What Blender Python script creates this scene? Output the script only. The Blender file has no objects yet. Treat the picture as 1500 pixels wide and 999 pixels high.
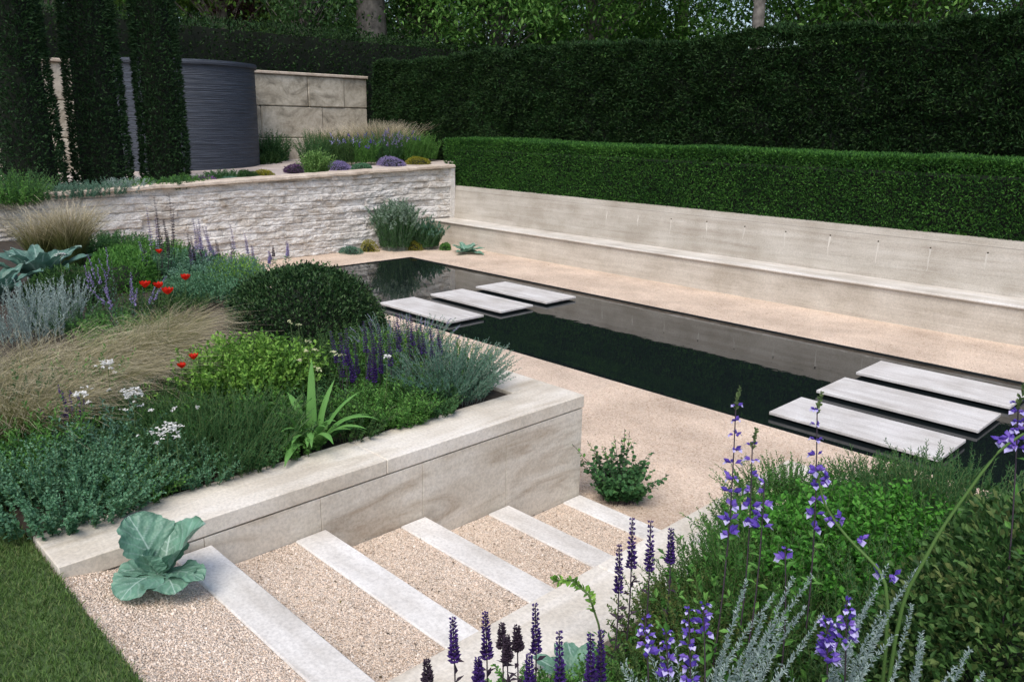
import bpy, math, random
import numpy as np
from mathutils import Matrix, Vector, noise
C = bpy.context.scene.collection
scene = bpy.context.scene
PI = math.pi
rng = np.random.default_rng(11)
random.seed(4)

# ------------------------------------------------------------------ camera
Pp = np.array([750, 499.5]); VA = np.array([-459, 160.]); VB = np.array([2013, 200.])
FL = math.sqrt(-(VA - Pp) @ (VB - Pp)); HC = 2.6
_X = -np.array([*(VA - Pp), FL]); _X /= np.linalg.norm(_X)
_Y = np.array([*(VB - Pp), FL]); _Y /= np.linalg.norm(_Y)
_Z = np.cross(_X, _Y); RC = np.stack([_X, _Y, _Z])
def _ray(u, v): return RC @ np.array([u - Pp[0], v - Pp[1], FL])
def at(u, v, z):
    d = _ray(u, v); t = (z - HC) / d[2]; return (d[0]*t, d[1]*t, z)
def hd(u, v, dist):
    d = _ray(u, v); t = dist / math.hypot(d[0], d[1]); return (d[0]*t, d[1]*t, HC + d[2]*t)
cam = bpy.data.cameras.new('camera'); co = bpy.data.objects.new('camera', cam); C.objects.link(co)
cam.sensor_width = 36; cam.lens = FL / 1500 * 36; cam.clip_start = .05; cam.clip_end = 2000
m = Matrix.Identity(4)
for i in range(3):
    m[i][0] = RC[i, 0]; m[i][1] = -RC[i, 1]; m[i][2] = -RC[i, 2]
m[2][3] = HC
co.matrix_world = m
scene.camera = co

# ------------------------------------------------------------------ light
w = bpy.data.worlds.new('World'); scene.world = w; w.use_nodes = True
nt = w.node_tree; bg = nt.nodes['Background']
sky = nt.nodes.new('ShaderNodeTexSky'); sky.sky_type = 'NISHITA'; sky.sun_disc = False
SE, SA = 56, 150      # elevation, compass angle of the sun
sky.sun_elevation = math.radians(SE); sky.sun_rotation = math.radians(SA); sky.air_density = 1.0; sky.dust_density = 3.0
nt.links.new(sky.outputs[0], bg.inputs[0]); bg.inputs[1].default_value = .135
sl = bpy.data.lights.new('sun', 'SUN'); sl.energy = 1.7; sl.angle = math.radians(34); sl.color = (1, .965, .91)
so = bpy.data.objects.new('sun', sl); C.objects.link(so)
sd = Vector((math.sin(math.radians(SA))*math.cos(math.radians(SE)), math.cos(math.radians(SA))*math.cos(math.radians(SE)), math.sin(math.radians(SE))))
so.rotation_euler = sd.to_track_quat('Z', 'Y').to_euler(); so.location = (0, 0, 20)
scene.view_settings.view_transform = 'Standard'; scene.view_settings.look = 'None'
scene.view_settings.exposure = 0.50; scene.view_settings.gamma = 1
scene.render.engine = 'CYCLES'
scene.cycles.max_bounces = 6; scene.cycles.transparent_max_bounces = 8

# ------------------------------------------------------------------ tags
def tag(o, label=None, cat=None, group=None, kind=None):
    if label: o['label'] = label
    if cat: o['category'] = cat
    if group: o['group'] = group
    if kind: o['kind'] = kind
    return o
def thing(name, label, cat, loc=(0, 0, 0), group=None):
    o = bpy.data.objects.new(name, None); C.objects.link(o); o.location = loc; o.empty_display_size = .1
    return tag(o, label, cat, group)
def struct(o, kind='structure'):
    o['kind'] = kind; return o

# ------------------------------------------------------------------ mesh helpers
def mk(name, V, F, mat, parent=None, smooth=False, attr=None):
    """V (n,3) world coordinates, F (m,k) array or list of lists"""
    V = np.asarray(V, dtype=np.float32)
    me = bpy.data.meshes.new(name)
    if isinstance(F, np.ndarray):
        k = F.shape[1]; nf = F.shape[0]
        me.vertices.add(len(V)); me.loops.add(nf*k); me.polygons.add(nf)
        if parent: V = V - np.array(parent.location, dtype=np.float32) if parent.parent is None else V - np.array(parent['_o'], dtype=np.float32)
        me.vertices.foreach_set('co', V.ravel())
        me.loops.foreach_set('vertex_index', F.astype(np.int32).ravel())
        me.polygons.foreach_set('loop_start', np.arange(0, nf*k, k, dtype=np.int32))
        me.update(calc_edges=True)
    else:
        if parent: V = V - np.array(parent.location if parent.parent is None else parent['_o'], dtype=np.float32)
        me.from_pydata([tuple(map(float, v)) for v in V], [], [list(map(int, f)) for f in F])
    me.polygons.foreach_set('use_smooth', [smooth]*len(me.polygons))
    if attr is not None:
        for an, a in attr.items():
            at_ = me.attributes.new(an, 'FLOAT', 'POINT'); at_.data.foreach_set('value', np.asarray(a, dtype=np.float32))
    me.materials.append(mat)
    me.validate()
    o = bpy.data.objects.new(name, me); C.objects.link(o)
    if parent:
        o.parent = parent
    return o
def sub_ok(o):            # allow an own-mesh part to carry sub-parts given in world coordinates
    o['_o'] = tuple(o.parent.location); return o
def cat_(parts):
    Vs, Fs, n = [], [], 0
    for V, F in parts:
        Vs.append(V); Fs.append(F + n); n += len(V)
    return np.concatenate(Vs), np.concatenate(Fs)
def unit(a): return a / np.maximum(np.linalg.norm(a, axis=-1, keepdims=True), 1e-9)
def frames(D, flat=.5):
    D = unit(D); k = len(D)
    up = np.array([0, 0, 1.]) + rng.normal(size=(k, 3))*flat
    X = unit(np.cross(D, up)); Zv = np.cross(X, D)
    return np.stack([X, D, Zv], axis=2)       # columns
def place(T, TF, P, Rm, S):
    S = np.asarray(S, dtype=float)
    if S.ndim == 1: S = np.repeat(S[:, None], 3, 1)
    L = T[None]*S[:, None, :]
    V = P[:, None, :] + np.einsum('kij,knj->kni', Rm, L)
    k, n = len(P), len(T)
    F = (TF[None] + (np.arange(k)*n)[:, None, None]).reshape(-1, TF.shape[1])
    return V.reshape(-1, 3), F
LEAF = np.array([[0, 0, 0], [-.5, .45, .12], [0, 1, 0], [.5, .45, .12]]); LF = np.array([[0, 3, 2], [0, 2, 1]])
LEAFR = np.array([[0, 0, 0], [-.34, .25, .06], [-.5, .62, .12], [0, 1, -.03], [.5, .62, .12], [.34, .25, .06]]); LRF = np.array([[0, 5, 4], [0, 4, 3], [0, 3, 2], [0, 2, 1]])
BLOB = np.array([[0, 0, 0], [.5, .5, 0], [0, .5, .5], [-.5, .5, 0], [0, .5, -.5], [0, 1, 0]])
BF = np.array([[0, 2, 1], [0, 3, 2], [0, 4, 3], [0, 1, 4], [5, 1, 2], [5, 2, 3], [5, 3, 4], [5, 4, 1]])
def tubes(P, r, sides=3):
    """P (k,n,3), r (n,) or (k,n)"""
    k, n, _ = P.shape; r = np.broadcast_to(r, (k, n))
    T = unit(np.gradient(P, axis=1)); ref = np.array([.31, .17, .93]); ref2 = np.array([1, 0, 0.])
    X = np.cross(T, ref); bad = np.linalg.norm(X, axis=-1) < .2; X[bad] = np.cross(T[bad], ref2); X = unit(X); Y = np.cross(T, X)
    a = np.arange(sides)*2*PI/sides
    V = P[:, :, None, :] + r[:, :, None, None]*(np.cos(a)[None, None, :, None]*X[:, :, None, :] + np.sin(a)[None, None, :, None]*Y[:, :, None, :])
    idx = np.arange(k*n*sides).reshape(k, n, sides)
    a0 = idx[:, :-1, :]; b0 = np.roll(a0, -1, 2); a1 = idx[:, 1:, :]; b1 = np.roll(a1, -1, 2)
    F = np.stack([a0, b0, b1, a1], -1).reshape(-1, 4)
    return V.reshape(-1, 3), F
def ribbons(P, W, side, fold=0.):
    """blades: P (k,n,3), W (k,n) half widths, side (k,3)"""
    k, n, _ = P.shape
    S = unit(side)[:, None, :]*W[:, :, None]
    if fold:
        T = unit(np.gradient(P, axis=1)); N = unit(np.cross(S + 1e-9, T))
        V = np.stack([P - S + N*np.abs(W)[:, :, None]*fold, P, P + S + N*np.abs(W)[:, :, None]*fold], 2); c = 3
    else:
        V = np.stack([P - S, P + S], 2); c = 2
    idx = np.arange(k*n*c).reshape(k, n, c)
    F = np.stack([idx[:, :-1, :-1], idx[:, :-1, 1:], idx[:, 1:, 1:], idx[:, 1:, :-1]], -1).reshape(-1, 4)
    return V.reshape(-1, 3), F
def box(x0, x1, y0, y1, z0, z1, bev=0.0, sub=0):
    b = bev
    if b <= 0:
        V = np.array([[x, y, z] for z in (z0, z1) for y in (y0, y1) for x in (x0, x1)])
        F = [[0, 2, 3, 1], [4, 5, 7, 6], [0, 1, 5, 4], [2, 6, 7, 3], [0, 4, 6, 2], [1, 3, 7, 5]]
        return V, F
    pts = []; F = []
    xs, ys, zs = (x0, x1), (y0, y1), (z0, z1)
    idx = {}
    for i in (0, 1):
        for j in (0, 1):
            for k in (0, 1):
                sx, sy, sz = (1 if i == 0 else -1), (1 if j == 0 else -1), (1 if k == 0 else -1)
                p = (xs[i], ys[j], zs[k])
                idx[i, j, k, 'x'] = len(pts); pts.append((p[0], p[1]+sy*b, p[2]+sz*b))
                idx[i, j, k, 'y'] = len(pts); pts.append((p[0]+sx*b, p[1], p[2]+sz*b))
                idx[i, j, k, 'z'] = len(pts); pts.append((p[0]+sx*b, p[1]+sy*b, p[2]))
    def q(l): F.append(l)
    for i in (0, 1): q([idx[i, 0, 0, 'x'], idx[i, 1, 0, 'x'], idx[i, 1, 1, 'x'], idx[i, 0, 1, 'x']][::(-1 if i == 0 else 1)])
    for j in (0, 1): q([idx[0, j, 0, 'y'], idx[0, j, 1, 'y'], idx[1, j, 1, 'y'], idx[1, j, 0, 'y']][::(-1 if j == 0 else 1)])
    for k in (0, 1): q([idx[0, 0, k, 'z'], idx[1, 0, k, 'z'], idx[1, 1, k, 'z'], idx[0, 1, k, 'z']][::(-1 if k == 0 else 1)])
    for i in (0, 1):
        for j in (0, 1): q([idx[i, j, 0, 'x'], idx[i, j, 1, 'x'], idx[i, j, 1, 'y'], idx[i, j, 0, 'y']])
        for k in (0, 1): q([idx[i, 0, k, 'x'], idx[i, 1, k, 'x'], idx[i, 1, k, 'z'], idx[i, 0, k, 'z']])
    for j in (0, 1):
        for k in (0, 1): q([idx[0, j, k, 'y'], idx[1, j, k, 'y'], idx[1, j, k, 'z'], idx[0, j, k, 'z']])
    for i in (0, 1):
        for j in (0, 1):
            for k in (0, 1): q([idx[i, j, k, 'x'], idx[i, j, k, 'y'], idx[i, j, k, 'z']])
    return np.array(pts), F
def bx(name, mat, parent, *a, bev=.004):
    V, F = box(*a, bev=bev)
    o = mk(name, V, F, mat, parent)
    import bmesh
    bm = bmesh.new(); bm.from_mesh(o.data); bmesh.ops.recalc_face_normals(bm, faces=bm.faces); bm.to_mesh(o.data); bm.free()
    return o

# ------------------------------------------------------------------ materials
def newmat(name):
    mt = bpy.data.materials.new(name); mt.use_nodes = True
    n = mt.node_tree.nodes; return mt, mt.node_tree, n['Principled BSDF']
def N(nt, t, **kw):
    n = nt.nodes.new(t)
    for k, v in kw.items():
        if k in n.inputs: n.inputs[k].default_value = v
        else: setattr(n, k, v)
    return n
def ramp(nt, stops, interp='LINEAR'):
    r = nt.nodes.new('ShaderNodeValToRGB'); r.color_ramp.interpolation = interp
    e = r.color_ramp.elements
    while len(e) < len(stops): e.new(.5)
    for el, (p, c) in zip(e, stops): el.position = p; el.color = (*c, 1) if len(c) == 3 else c
    return r
def leafmat(name, cols, rough=.55, trans=.25, patch=.35, psc=5.0):
    mt, nt, b = newmat(name); L = nt.links.new
    g = N(nt, 'ShaderNodeNewGeometry'); st = [(i/(max(1, len(cols)-1)), c) for i, c in enumerate(cols)]
    r = ramp(nt, st)
    no = N(nt, 'ShaderNodeTexNoise', Scale=psc, Detail=3.0)
    L(g.outputs['Position'], no.inputs['Vector'])
    mm = N(nt, 'ShaderNodeMath', operation='MULTIPLY_ADD'); mm.inputs[1].default_value = patch*2; mm.inputs[2].default_value = -patch
    L(no.outputs[0], mm.inputs[0])
    ad = N(nt, 'ShaderNodeMath', operation='ADD', use_clamp=True); L(g.outputs['Random Per Island'], ad.inputs[0]); L(mm.outputs[0], ad.inputs[1])
    L(ad.outputs[0], r.inputs[0]); L(r.outputs[0], b.inputs['Base Color'])
    b.inputs['Roughness'].default_value = rough; b.inputs['Specular IOR Level'].default_value = .22
    tr = N(nt, 'ShaderNodeBsdfTranslucent'); L(r.outputs[0], tr.inputs[0])
    mx = N(nt, 'ShaderNodeMixShader'); mx.inputs[0].default_value = trans
    L(b.outputs[0], mx.inputs[1]); L(tr.outputs[0], mx.inputs[2])
    L(mx.outputs[0], nt.nodes['Material Output'].inputs['Surface'])
    return mt
def stone(name, base, dark, light, stretch=(1, 1, 6), sc=1.2, warp=.6, rough=.75, bump=.15, fine=60, pits=.0):
    mt, nt, b = newmat(name); L = nt.links.new
    tc = N(nt, 'ShaderNodeNewGeometry'); mp = N(nt, 'ShaderNodeMapping'); mp.inputs['Scale'].default_value = stretch
    L(tc.outputs['Position'], mp.inputs[0])
    n1 = N(nt, 'ShaderNodeTexNoise', Scale=sc, Detail=8.0, Roughness=.62, Distortion=warp); L(mp.outputs[0], n1.inputs['Vector'])
    r1 = ramp(nt, [(.3, dark), (.5, base), (.72, light)]); L(n1.outputs[0], r1.inputs[0])
    n2 = N(nt, 'ShaderNodeTexNoise', Scale=fine, Detail=4.0, Roughness=.7); L(tc.outputs['Position'], n2.inputs['Vector'])
    r2 = ramp(nt, [(.3, (.78, .78, .78)), (.6, (1.05, 1.05, 1.05))]); L(n2.outputs[0], r2.inputs[0])
    n3 = N(nt, 'ShaderNodeTexNoise', Scale=1.7, Detail=5.0, Roughness=.6); L(tc.outputs['Position'], n3.inputs['Vector'])
    r3 = ramp(nt, [(.35, (.82, .8, .77)), (.6, (1.03, 1.03, 1.03))]); L(n3.outputs[0], r3.inputs[0])
    m1 = N(nt, 'ShaderNodeMix', data_type='RGBA', blend_type='MULTIPLY'); m1.inputs[0].default_value = 1
    L(r1.outputs[0], m1.inputs[6]); L(r2.outputs[0], m1.inputs[7])
    m2 = N(nt, 'ShaderNodeMix', data_type='RGBA', blend_type='MULTIPLY'); m2.inputs[0].default_value = 1
    L(m1.outputs[2], m2.inputs[6]); L(r3.outputs[0], m2.inputs[7])
    L(m2.outputs[2], b.inputs['Base Color']); b.inputs['Roughness'].default_value = rough
    bp = N(nt, 'ShaderNodeBump', Strength=bump, Distance=.01)
    ad = N(nt, 'ShaderNodeMath', operation='ADD'); L(n1.outputs[0], ad.inputs[0]); L(n2.outputs[0], ad.inputs[1]); L(ad.outputs[0], bp.inputs['Height'])
    L(bp.outputs[0], b.inputs['Normal'])
    return mt
def gravelmat(name, cols, scale, bump=.6, dist=.01):
    mt, nt, b = newmat(name); L = nt.links.new
    g = N(nt, 'ShaderNodeNewGeometry')
    v = N(nt, 'ShaderNodeTexVoronoi', Scale=scale); L(g.outputs['Position'], v.inputs['Vector'])
    sep = N(nt, 'ShaderNodeSeparateColor'); L(v.outputs['Color'], sep.inputs[0])
    r = ramp(nt, [(i/(len(cols)-1), c) for i, c in enumerate(cols)]); L(sep.outputs[0], r.inputs[0])
    n3 = N(nt, 'ShaderNodeTexNoise', Scale=1.3, Detail=6.0, Roughness=.6); L(g.outputs['Position'], n3.inputs['Vector'])
    r3 = ramp(nt, [(.3, (.72, .70, .68)), (.62, (1.06, 1.06, 1.06))]); L(n3.outputs[0], r3.inputs[0])
    m2 = N(nt, 'ShaderNodeMix', data_type='RGBA', blend_type='MULTIPLY'); m2.inputs[0].default_value = 1
    L(r.outputs[0], m2.inputs[6]); L(r3.outputs[0], m2.inputs[7])
    L(m2.outputs[2], b.inputs['Base Color']); b.inputs['Roughness'].default_value = .85
    bp = N(nt, 'ShaderNodeBump', Strength=bump, Distance=dist); bp.invert = True
    L(v.outputs['Distance'], bp.inputs['Height']); L(bp.outputs[0], b.inputs['Normal'])
    return mt
def plain(name, col, rough=.6, var=.2, sc=8):
    mt, nt, b = newmat(name); L = nt.links.new
    g = N(nt, 'ShaderNodeNewGeometry'); n = N(nt, 'ShaderNodeTexNoise', Scale=float(sc), Detail=5.0); L(g.outputs['Position'], n.inputs['Vector'])
    r = ramp(nt, [(.3, tuple(c*(1-var) for c in col)), (.7, tuple(min(1, c*(1+var)) for c in col))]); L(n.outputs[0], r.inputs[0])
    L(r.outputs[0], b.inputs['Base Color']); b.inputs['Roughness'].default_value = rough
    return mt
M = {}
M['lime'] = stone('travertine', (.56, .50, .43), (.43, .37, .30), (.66, .61, .55), (1.2, 1.2, 7), 1.1)
M['limetop'] = stone('travertine_top', (.66, .61, .53), (.53, .47, .385), (.76, .72, .66), (6, .9, 2), 1.3)
M['facing'] = stone('travertine_facing', (.61, .56, .48), (.42, .35, .27), (.71, .67, .60), (1, .8, 3.4), 1.5, 1.6)
M['strip'] = stone('pale_limestone', (.68, .66, .63), (.57, .545, .51), (.78, .765, .74), (1.5, 6, 2), 1.5, .4)
M['slab'] = stone('white_slab', (.62, .60, .585), (.50, .48, .46), (.70, .69, .675), (1.2, 7, 2), 1.4, .5, .55, .06, 90)
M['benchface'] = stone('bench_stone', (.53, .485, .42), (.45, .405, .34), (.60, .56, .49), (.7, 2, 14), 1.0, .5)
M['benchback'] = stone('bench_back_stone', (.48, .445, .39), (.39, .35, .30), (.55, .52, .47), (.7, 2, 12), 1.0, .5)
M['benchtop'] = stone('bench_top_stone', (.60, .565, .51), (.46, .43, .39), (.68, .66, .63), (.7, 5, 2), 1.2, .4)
M['rough'] = stone('rough_travertine', (.66, .64, .61), (.48, .42, .35), (.79, .775, .755), (1, 1.1, 1.9), 2.4, 1.2, .9, .8, 25)
M['sandcap'] = stone('sandy_coping', (.56, .48, .40), (.42, .34, .27), (.66, .58, .49), (2, 2, 2), 2, .8, .9, .5, 40)
M['block'] = stone('old_wall_block', (.46, .42, .34), (.20, .18, .14), (.58, .54, .46), (1, 1, 1.6), 1.3, 1.8, .9, 1.0, 14)
M['gravel'] = gravelmat('pink_gravel', [(.46, .35, .26), (.61, .485, .38), (.72, .60, .49), (.54, .41, .32)], 95, .55)
M['gravelstep'] = gravelmat('step_gravel', [(.45, .36, .28), (.64, .53, .43), (.72, .62, .52), (.30, .23, .17)], 120, .9)
M['pebble'] = leafmat('pebble', [(.30, .23, .17), (.60, .48, .385), (.70, .58, .48), (.78, .67, .57), (.66, .545, .43), (.84, .78, .71)], .7, 0, .15)
M['soil'] = plain('soil', (.035, .026, .018), .95, .5, 20)
M['terrace'] = gravelmat('terrace_gravel', [(.42, .36, .32), (.55, .48, .44), (.48, .41, .37)], 60, .4)
M['bark'] = plain('bark', (.16, .145, .13), .9, .5, 6)
M['twig'] = plain('twig', (.05, .04, .025), .9, .3, 10)
M['core'] = plain('inner_shade', (.006, .011, .005), .95, .4, 12)  # near-black fill: the shade inside the foliage, put into the colour
M['grassground'] = plain('turf', (.05, .09, .025), .9, .4, 9)
M['yew'] = leafmat('yew_leaf', [(.005, .016, .005), (.011, .032, .009), (.018, .052, .014), (.034, .070, .018), (.026, .080, .022)], .65, .15, .5, 1.3)
M['yew2'] = leafmat('yew_fresh', [(.012, .05, .012), (.028, .10, .018), (.055, .165, .028), (.10, .26, .045)], .55, .25, .45, 1.6)
M['column'] = leafmat('column_leaf', [(.010, .030, .011), (.020, .056, .019), (.040, .09, .032)], .6, .12)
M['stem'] = plain('green_stem', (.08, .13, .04), .6)
M['silverstem'] = plain('silver_stem', (.20, .24, .20), .8)
M['purplestem'] = plain('purple_stem', (.045, .03, .045), .7)
M['drystem'] = plain('dry_stem', (.16, .12, .06), .8)

# water
mt, nt_, b = newmat('black_water'); b.inputs['Base Color'].default_value = (.006, .009, .010, 1); b.inputs['Roughness'].default_value = .015
b.inputs['IOR'].default_value = 1.36
n_ = N(nt_, 'ShaderNodeTexNoise', Scale=5.0, Detail=3.0); bp_ = N(nt_, 'ShaderNodeBump', Strength=.14, Distance=.004)
g_ = N(nt_, 'ShaderNodeNewGeometry'); nt_.links.new(g_.outputs['Position'], n_.inputs['Vector']); nt_.links.new(n_.outputs[0], bp_.inputs['Height']); nt_.links.new(bp_.outputs[0], b.inputs['Normal'])
M['water'] = mt
# ridged slate of the drum
mt, nt_, b = newmat('stacked_slate'); L = nt_.links.new
g_ = N(nt_, 'ShaderNodeNewGeometry'); mp = N(nt_, 'ShaderNodeMapping'); mp.inputs['Scale'].default_value = (1, 1, 26); L(g_.outputs['Position'], mp.inputs[0])
n1 = N(nt_, 'ShaderNodeTexNoise', Scale=1.6, Detail=8.0, Roughness=.7); L(mp.outputs[0], n1.inputs['Vector'])
r1 = ramp(nt_, [(.3, (.024, .031, .043)), (.55, (.046, .058, .082)), (.75, (.09, .112, .15))]); L(n1.outputs[0], r1.inputs[0]); L(r1.outputs[0], b.inputs['Base Color'])
bp_ = N(nt_, 'ShaderNodeBump', Strength=.8, Distance=.03); L(n1.outputs[0], bp_.inputs['Height']); L(bp_.outputs[0], b.inputs['Normal']); b.inputs['Roughness'].default_value = .6
M['slate'] = mt

def lm(name, *cols, **kw):
    if name not in M: M[name] = leafmat(name, list(cols), **kw)
    return M[name]
lm('glauc', (.05, .15, .07), (.09, .22, .12), (.17, .33, .20), (.06, .17, .07))
lm('dome', (.005, .018, .007), (.014, .042, .013), (.035, .085, .028), (.085, .15, .055), trans=.1, rough=.45)
lm('bright', (.06, .15, .025), (.11, .25, .035), (.17, .34, .05), (.24, .42, .08))
lm('mid', (.04, .13, .025), (.08, .22, .04), (.15, .33, .07))
lm('ferny', (.028, .09, .03), (.055, .15, .05), (.09, .21, .07))
lm('dark', (.018, .055, .016), (.04, .10, .028), (.075, .16, .04))
lm('lav', (.06, .15, .09), (.10, .22, .15), (.17, .30, .22))
lm('silver', (.20, .28, .26), (.32, .41, .39), (.46, .55, .53))
lm('bronze', (.05, .10, .02), (.08, .17, .035), (.13, .13, .04), (.06, .19, .035))
lm('shrub', (.02, .06, .015), (.045, .11, .028), (.08, .17, .045), (.14, .18, .06))
lm('straw', (.20, .16, .10), (.33, .28, .18), (.46, .40, .28))
lm('purple', (.025, .010, .07), (.05, .022, .15), (.09, .04, .22), trans=.3)
lm('violet', (.07, .04, .30), (.14, .08, .48), (.26, .16, .58), trans=.35)
lm('mauve', (.20, .17, .34), (.30, .25, .48), (.38, .33, .55), trans=.3)
lm('white', (.62, .62, .60), (.78, .78, .76), (.85, .85, .8), trans=.3)
lm('palelip', (.42, .38, .74), (.60, .56, .84), trans=.3)
lm('cream', (.50, .52, .30), (.65, .66, .42), trans=.3)
lm('red', (.55, .012, .006), (.75, .03, .01), trans=.35)
lm('yellow', (.20, .20, .02), (.34, .32, .04))
lm('tree1', (.03, .10, .02), (.07, .18, .035), (.12, .27, .05), (.18, .34, .08), trans=.35)
lm('tree2', (.02, .06, .018), (.04, .10, .028), (.07, .15, .04), trans=.3)
lm('tree3', (.05, .12, .02), (.10, .20, .035), (.17, .30, .06), trans=.4)
lm('copper', (.03, .015, .018), (.06, .03, .035), (.09, .045, .04), trans=.25)
lm('fine', (.025, .09, .018), (.05, .17, .03), (.10, .26, .05))
lm('iris', (.08, .21, .05), (.12, .29, .07), (.16, .33, .09))
lm('darkbud', (.03, .02, .035), (.06, .04, .06))

# stipa grass: green at the foot, straw plumes above
mt, nt_, b = newmat('feather_grass'); L = nt_.links.new
a_ = N(nt_, 'ShaderNodeAttribute', attribute_name='t'); g_ = N(nt_, 'ShaderNodeNewGeometry')
r1 = ramp(nt_, [(0, (.04, .09, .02)), (.48, (.15, .17, .05)), (.74, (.38, .33, .19)), (1, (.70, .62, .47))]); L(a_.outputs['Fac'], r1.inputs[0])
hv = N(nt_, 'ShaderNodeHueSaturation'); mm = N(nt_, 'ShaderNodeMath', operation='MULTIPLY_ADD'); mm.inputs[1].default_value = .8; mm.inputs[2].default_value = .6
L(g_.outputs['Random Per Island'], mm.inputs[0]); L(mm.outputs[0], hv.inputs['Value']); L(r1.outputs[0], hv.inputs['Color']); L(hv.outputs[0], b.inputs['Base Color'])
b.inputs['Roughness'].default_value = .6
tr = N(nt_, 'ShaderNodeBsdfTranslucent'); L(hv.outputs[0], tr.inputs[0]); mx = N(nt_, 'ShaderNodeMixShader'); mx.inputs[0].default_value = .35
L(b.outputs[0], mx.inputs[1]); L(tr.outputs[0], mx.inputs[2]); L(mx.outputs[0], nt_.nodes['Material Output'].inputs['Surface'])
M['stipa'] = mt
# broad leaf with pale veins
def veinmat(name, leaf, vein, rough=.5):
    mt, nt_, b = newmat(name); L = nt_.links.new
    a_ = N(nt_, 'ShaderNodeAttribute', attribute_name='vein'); n = N(nt_, 'ShaderNodeTexNoise', Scale=14.0, Detail=5.0)
    g_ = N(nt_, 'ShaderNodeNewGeometry'); L(g_.outputs['Position'], n.inputs['Vector'])
    r = ramp(nt_, [(.3, tuple(c*.75 for c in leaf)), (.7, tuple(c*1.2 for c in leaf))]); L(n.outputs[0], r.inputs[0])
    mx = N(nt_, 'ShaderNodeMix', data_type='RGBA'); L(a_.outputs['Fac'], mx.inputs[0]); L(r.outputs[0], mx.inputs[6]); mx.inputs[7].default_value = (*vein, 1)
    L(mx.outputs[2], b.inputs['Base Color']); b.inputs['Roughness'].default_value = rough
    tr = N(nt_, 'ShaderNodeBsdfTranslucent'); L(mx.outputs[2], tr.inputs[0]); ms = N(nt_, 'ShaderNodeMixShader'); ms.inputs[0].default_value = .2
    L(b.outputs[0], ms.inputs[1]); L(tr.outputs[0], ms.inputs[2]); L(ms.outputs[0], nt_.nodes['Material Output'].inputs['Surface'])
    vo = N(nt_, 'ShaderNodeTexVoronoi', Scale=75.0); L(g_.outputs['Position'], vo.inputs['Vector']); bp = N(nt_, 'ShaderNodeBump', Strength=.55, Distance=.004); L(vo.outputs['Distance'], bp.inputs['Height']); L(bp.outputs[0], b.inputs['Normal'])
    return mt
M['cabbage'] = veinmat('cabbage_leaf', (.13, .27, .19), (.38, .52, .45))
M['artichoke'] = veinmat('artichoke_leaf', (.09, .19, .15), (.28, .40, .35))

# ================================================================== SETTING
# levels
ZL = .77                       # lawn
PX0, PX1, PY0, PY1 = -12.83, 1.3, 6.48, 9.76      # pool
SX0, SX1 = -3.44, -1.94        # stair bay
def sheet(name, rects, z, mat, kind='structure'):
    V, F = [], []
    for (x0, x1, y0, y1) in rects:
        n = len(V); V += [(x0, y0, z), (x1, y0, z), (x1, y1, z), (x0, y1, z)]; F.append([n, n+1, n+2, n+3])
    return struct(mk(name, np.array(V), F, mat), kind)
GX0, GX1, GY0, GY1 = -14.4, 9, 4.0, 12.6          # sunken garden floor
sheet('ground', [(-600, 600, -600, .2), (-600, GX0, .2, 600), (GX1, 600, .2, 600), (GX0, GX1, 12.6, 600)], ZL-.03, M['grassground'])
sheet('lawn', [(-30, 12, -20, .765)], ZL-.006, M['grassground'])
sheet('gravel', [(GX0, PX0, GY0, GY1), (PX1, GX1, GY0, GY1), (PX0, PX1, GY0, PY0), (PX0, PX1, PY1, GY1)], 0, M['gravel'])
# pool basin + water
V, F = box(PX0, PX1, PY0, PY1, -.6, -.002); F = [[0, 2, 3, 1][::-1], F[2][::-1], F[3][::-1], F[4][::-1], F[5][::-1]]
struct(mk('pool_basin', V, F, plain('basin', (.01, .012, .012), .6)))
sheet('water', [(PX0+.003, PX1-.003, PY0+.003, PY1-.003)], -.014, M['water'])
# soil of the two beds
def bumpy(name, x0, x1, y0, y1, z, amp, mat, nx=60, ny=30, zf=None):
    xs = np.linspace(x0, x1, nx); ys = np.linspace(y0, y1, ny)
    V = np.array([[x, y, (zf(x, y) if zf else z) + amp*noise.fractal(Vector((x*1.7, y*1.7, z)), 1, 2, 4)] for y in ys for x in xs])
    i = np.arange(nx*ny).reshape(ny, nx)
    F = np.stack([i[:-1, :-1], i[:-1, 1:], i[1:, 1:], i[1:, :-1]], -1).reshape(-1, 4)
    return struct(mk(name, V, F, mat, smooth=True))
bumpy('planting_bed', -14.0, -3.80, .775, 3.9, .77, .02, M['soil'])
bumpy('planting_bed', -1.6, 6, .775, 3.9, .77, .02, M['soil'])
TZ = lambda x, y: 1.33 + (y-4.5)*.029
bumpy('terrace', -40, -14.42, -6, 14.5, 1.4, .01, M['terrace'], 60, 50, zf=lambda x, y: TZ(x, y))
bumpy('hedge_bed', -14.4, 10, 12.25, 40, 1.1, .03, M['soil'], 60, 30)

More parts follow.
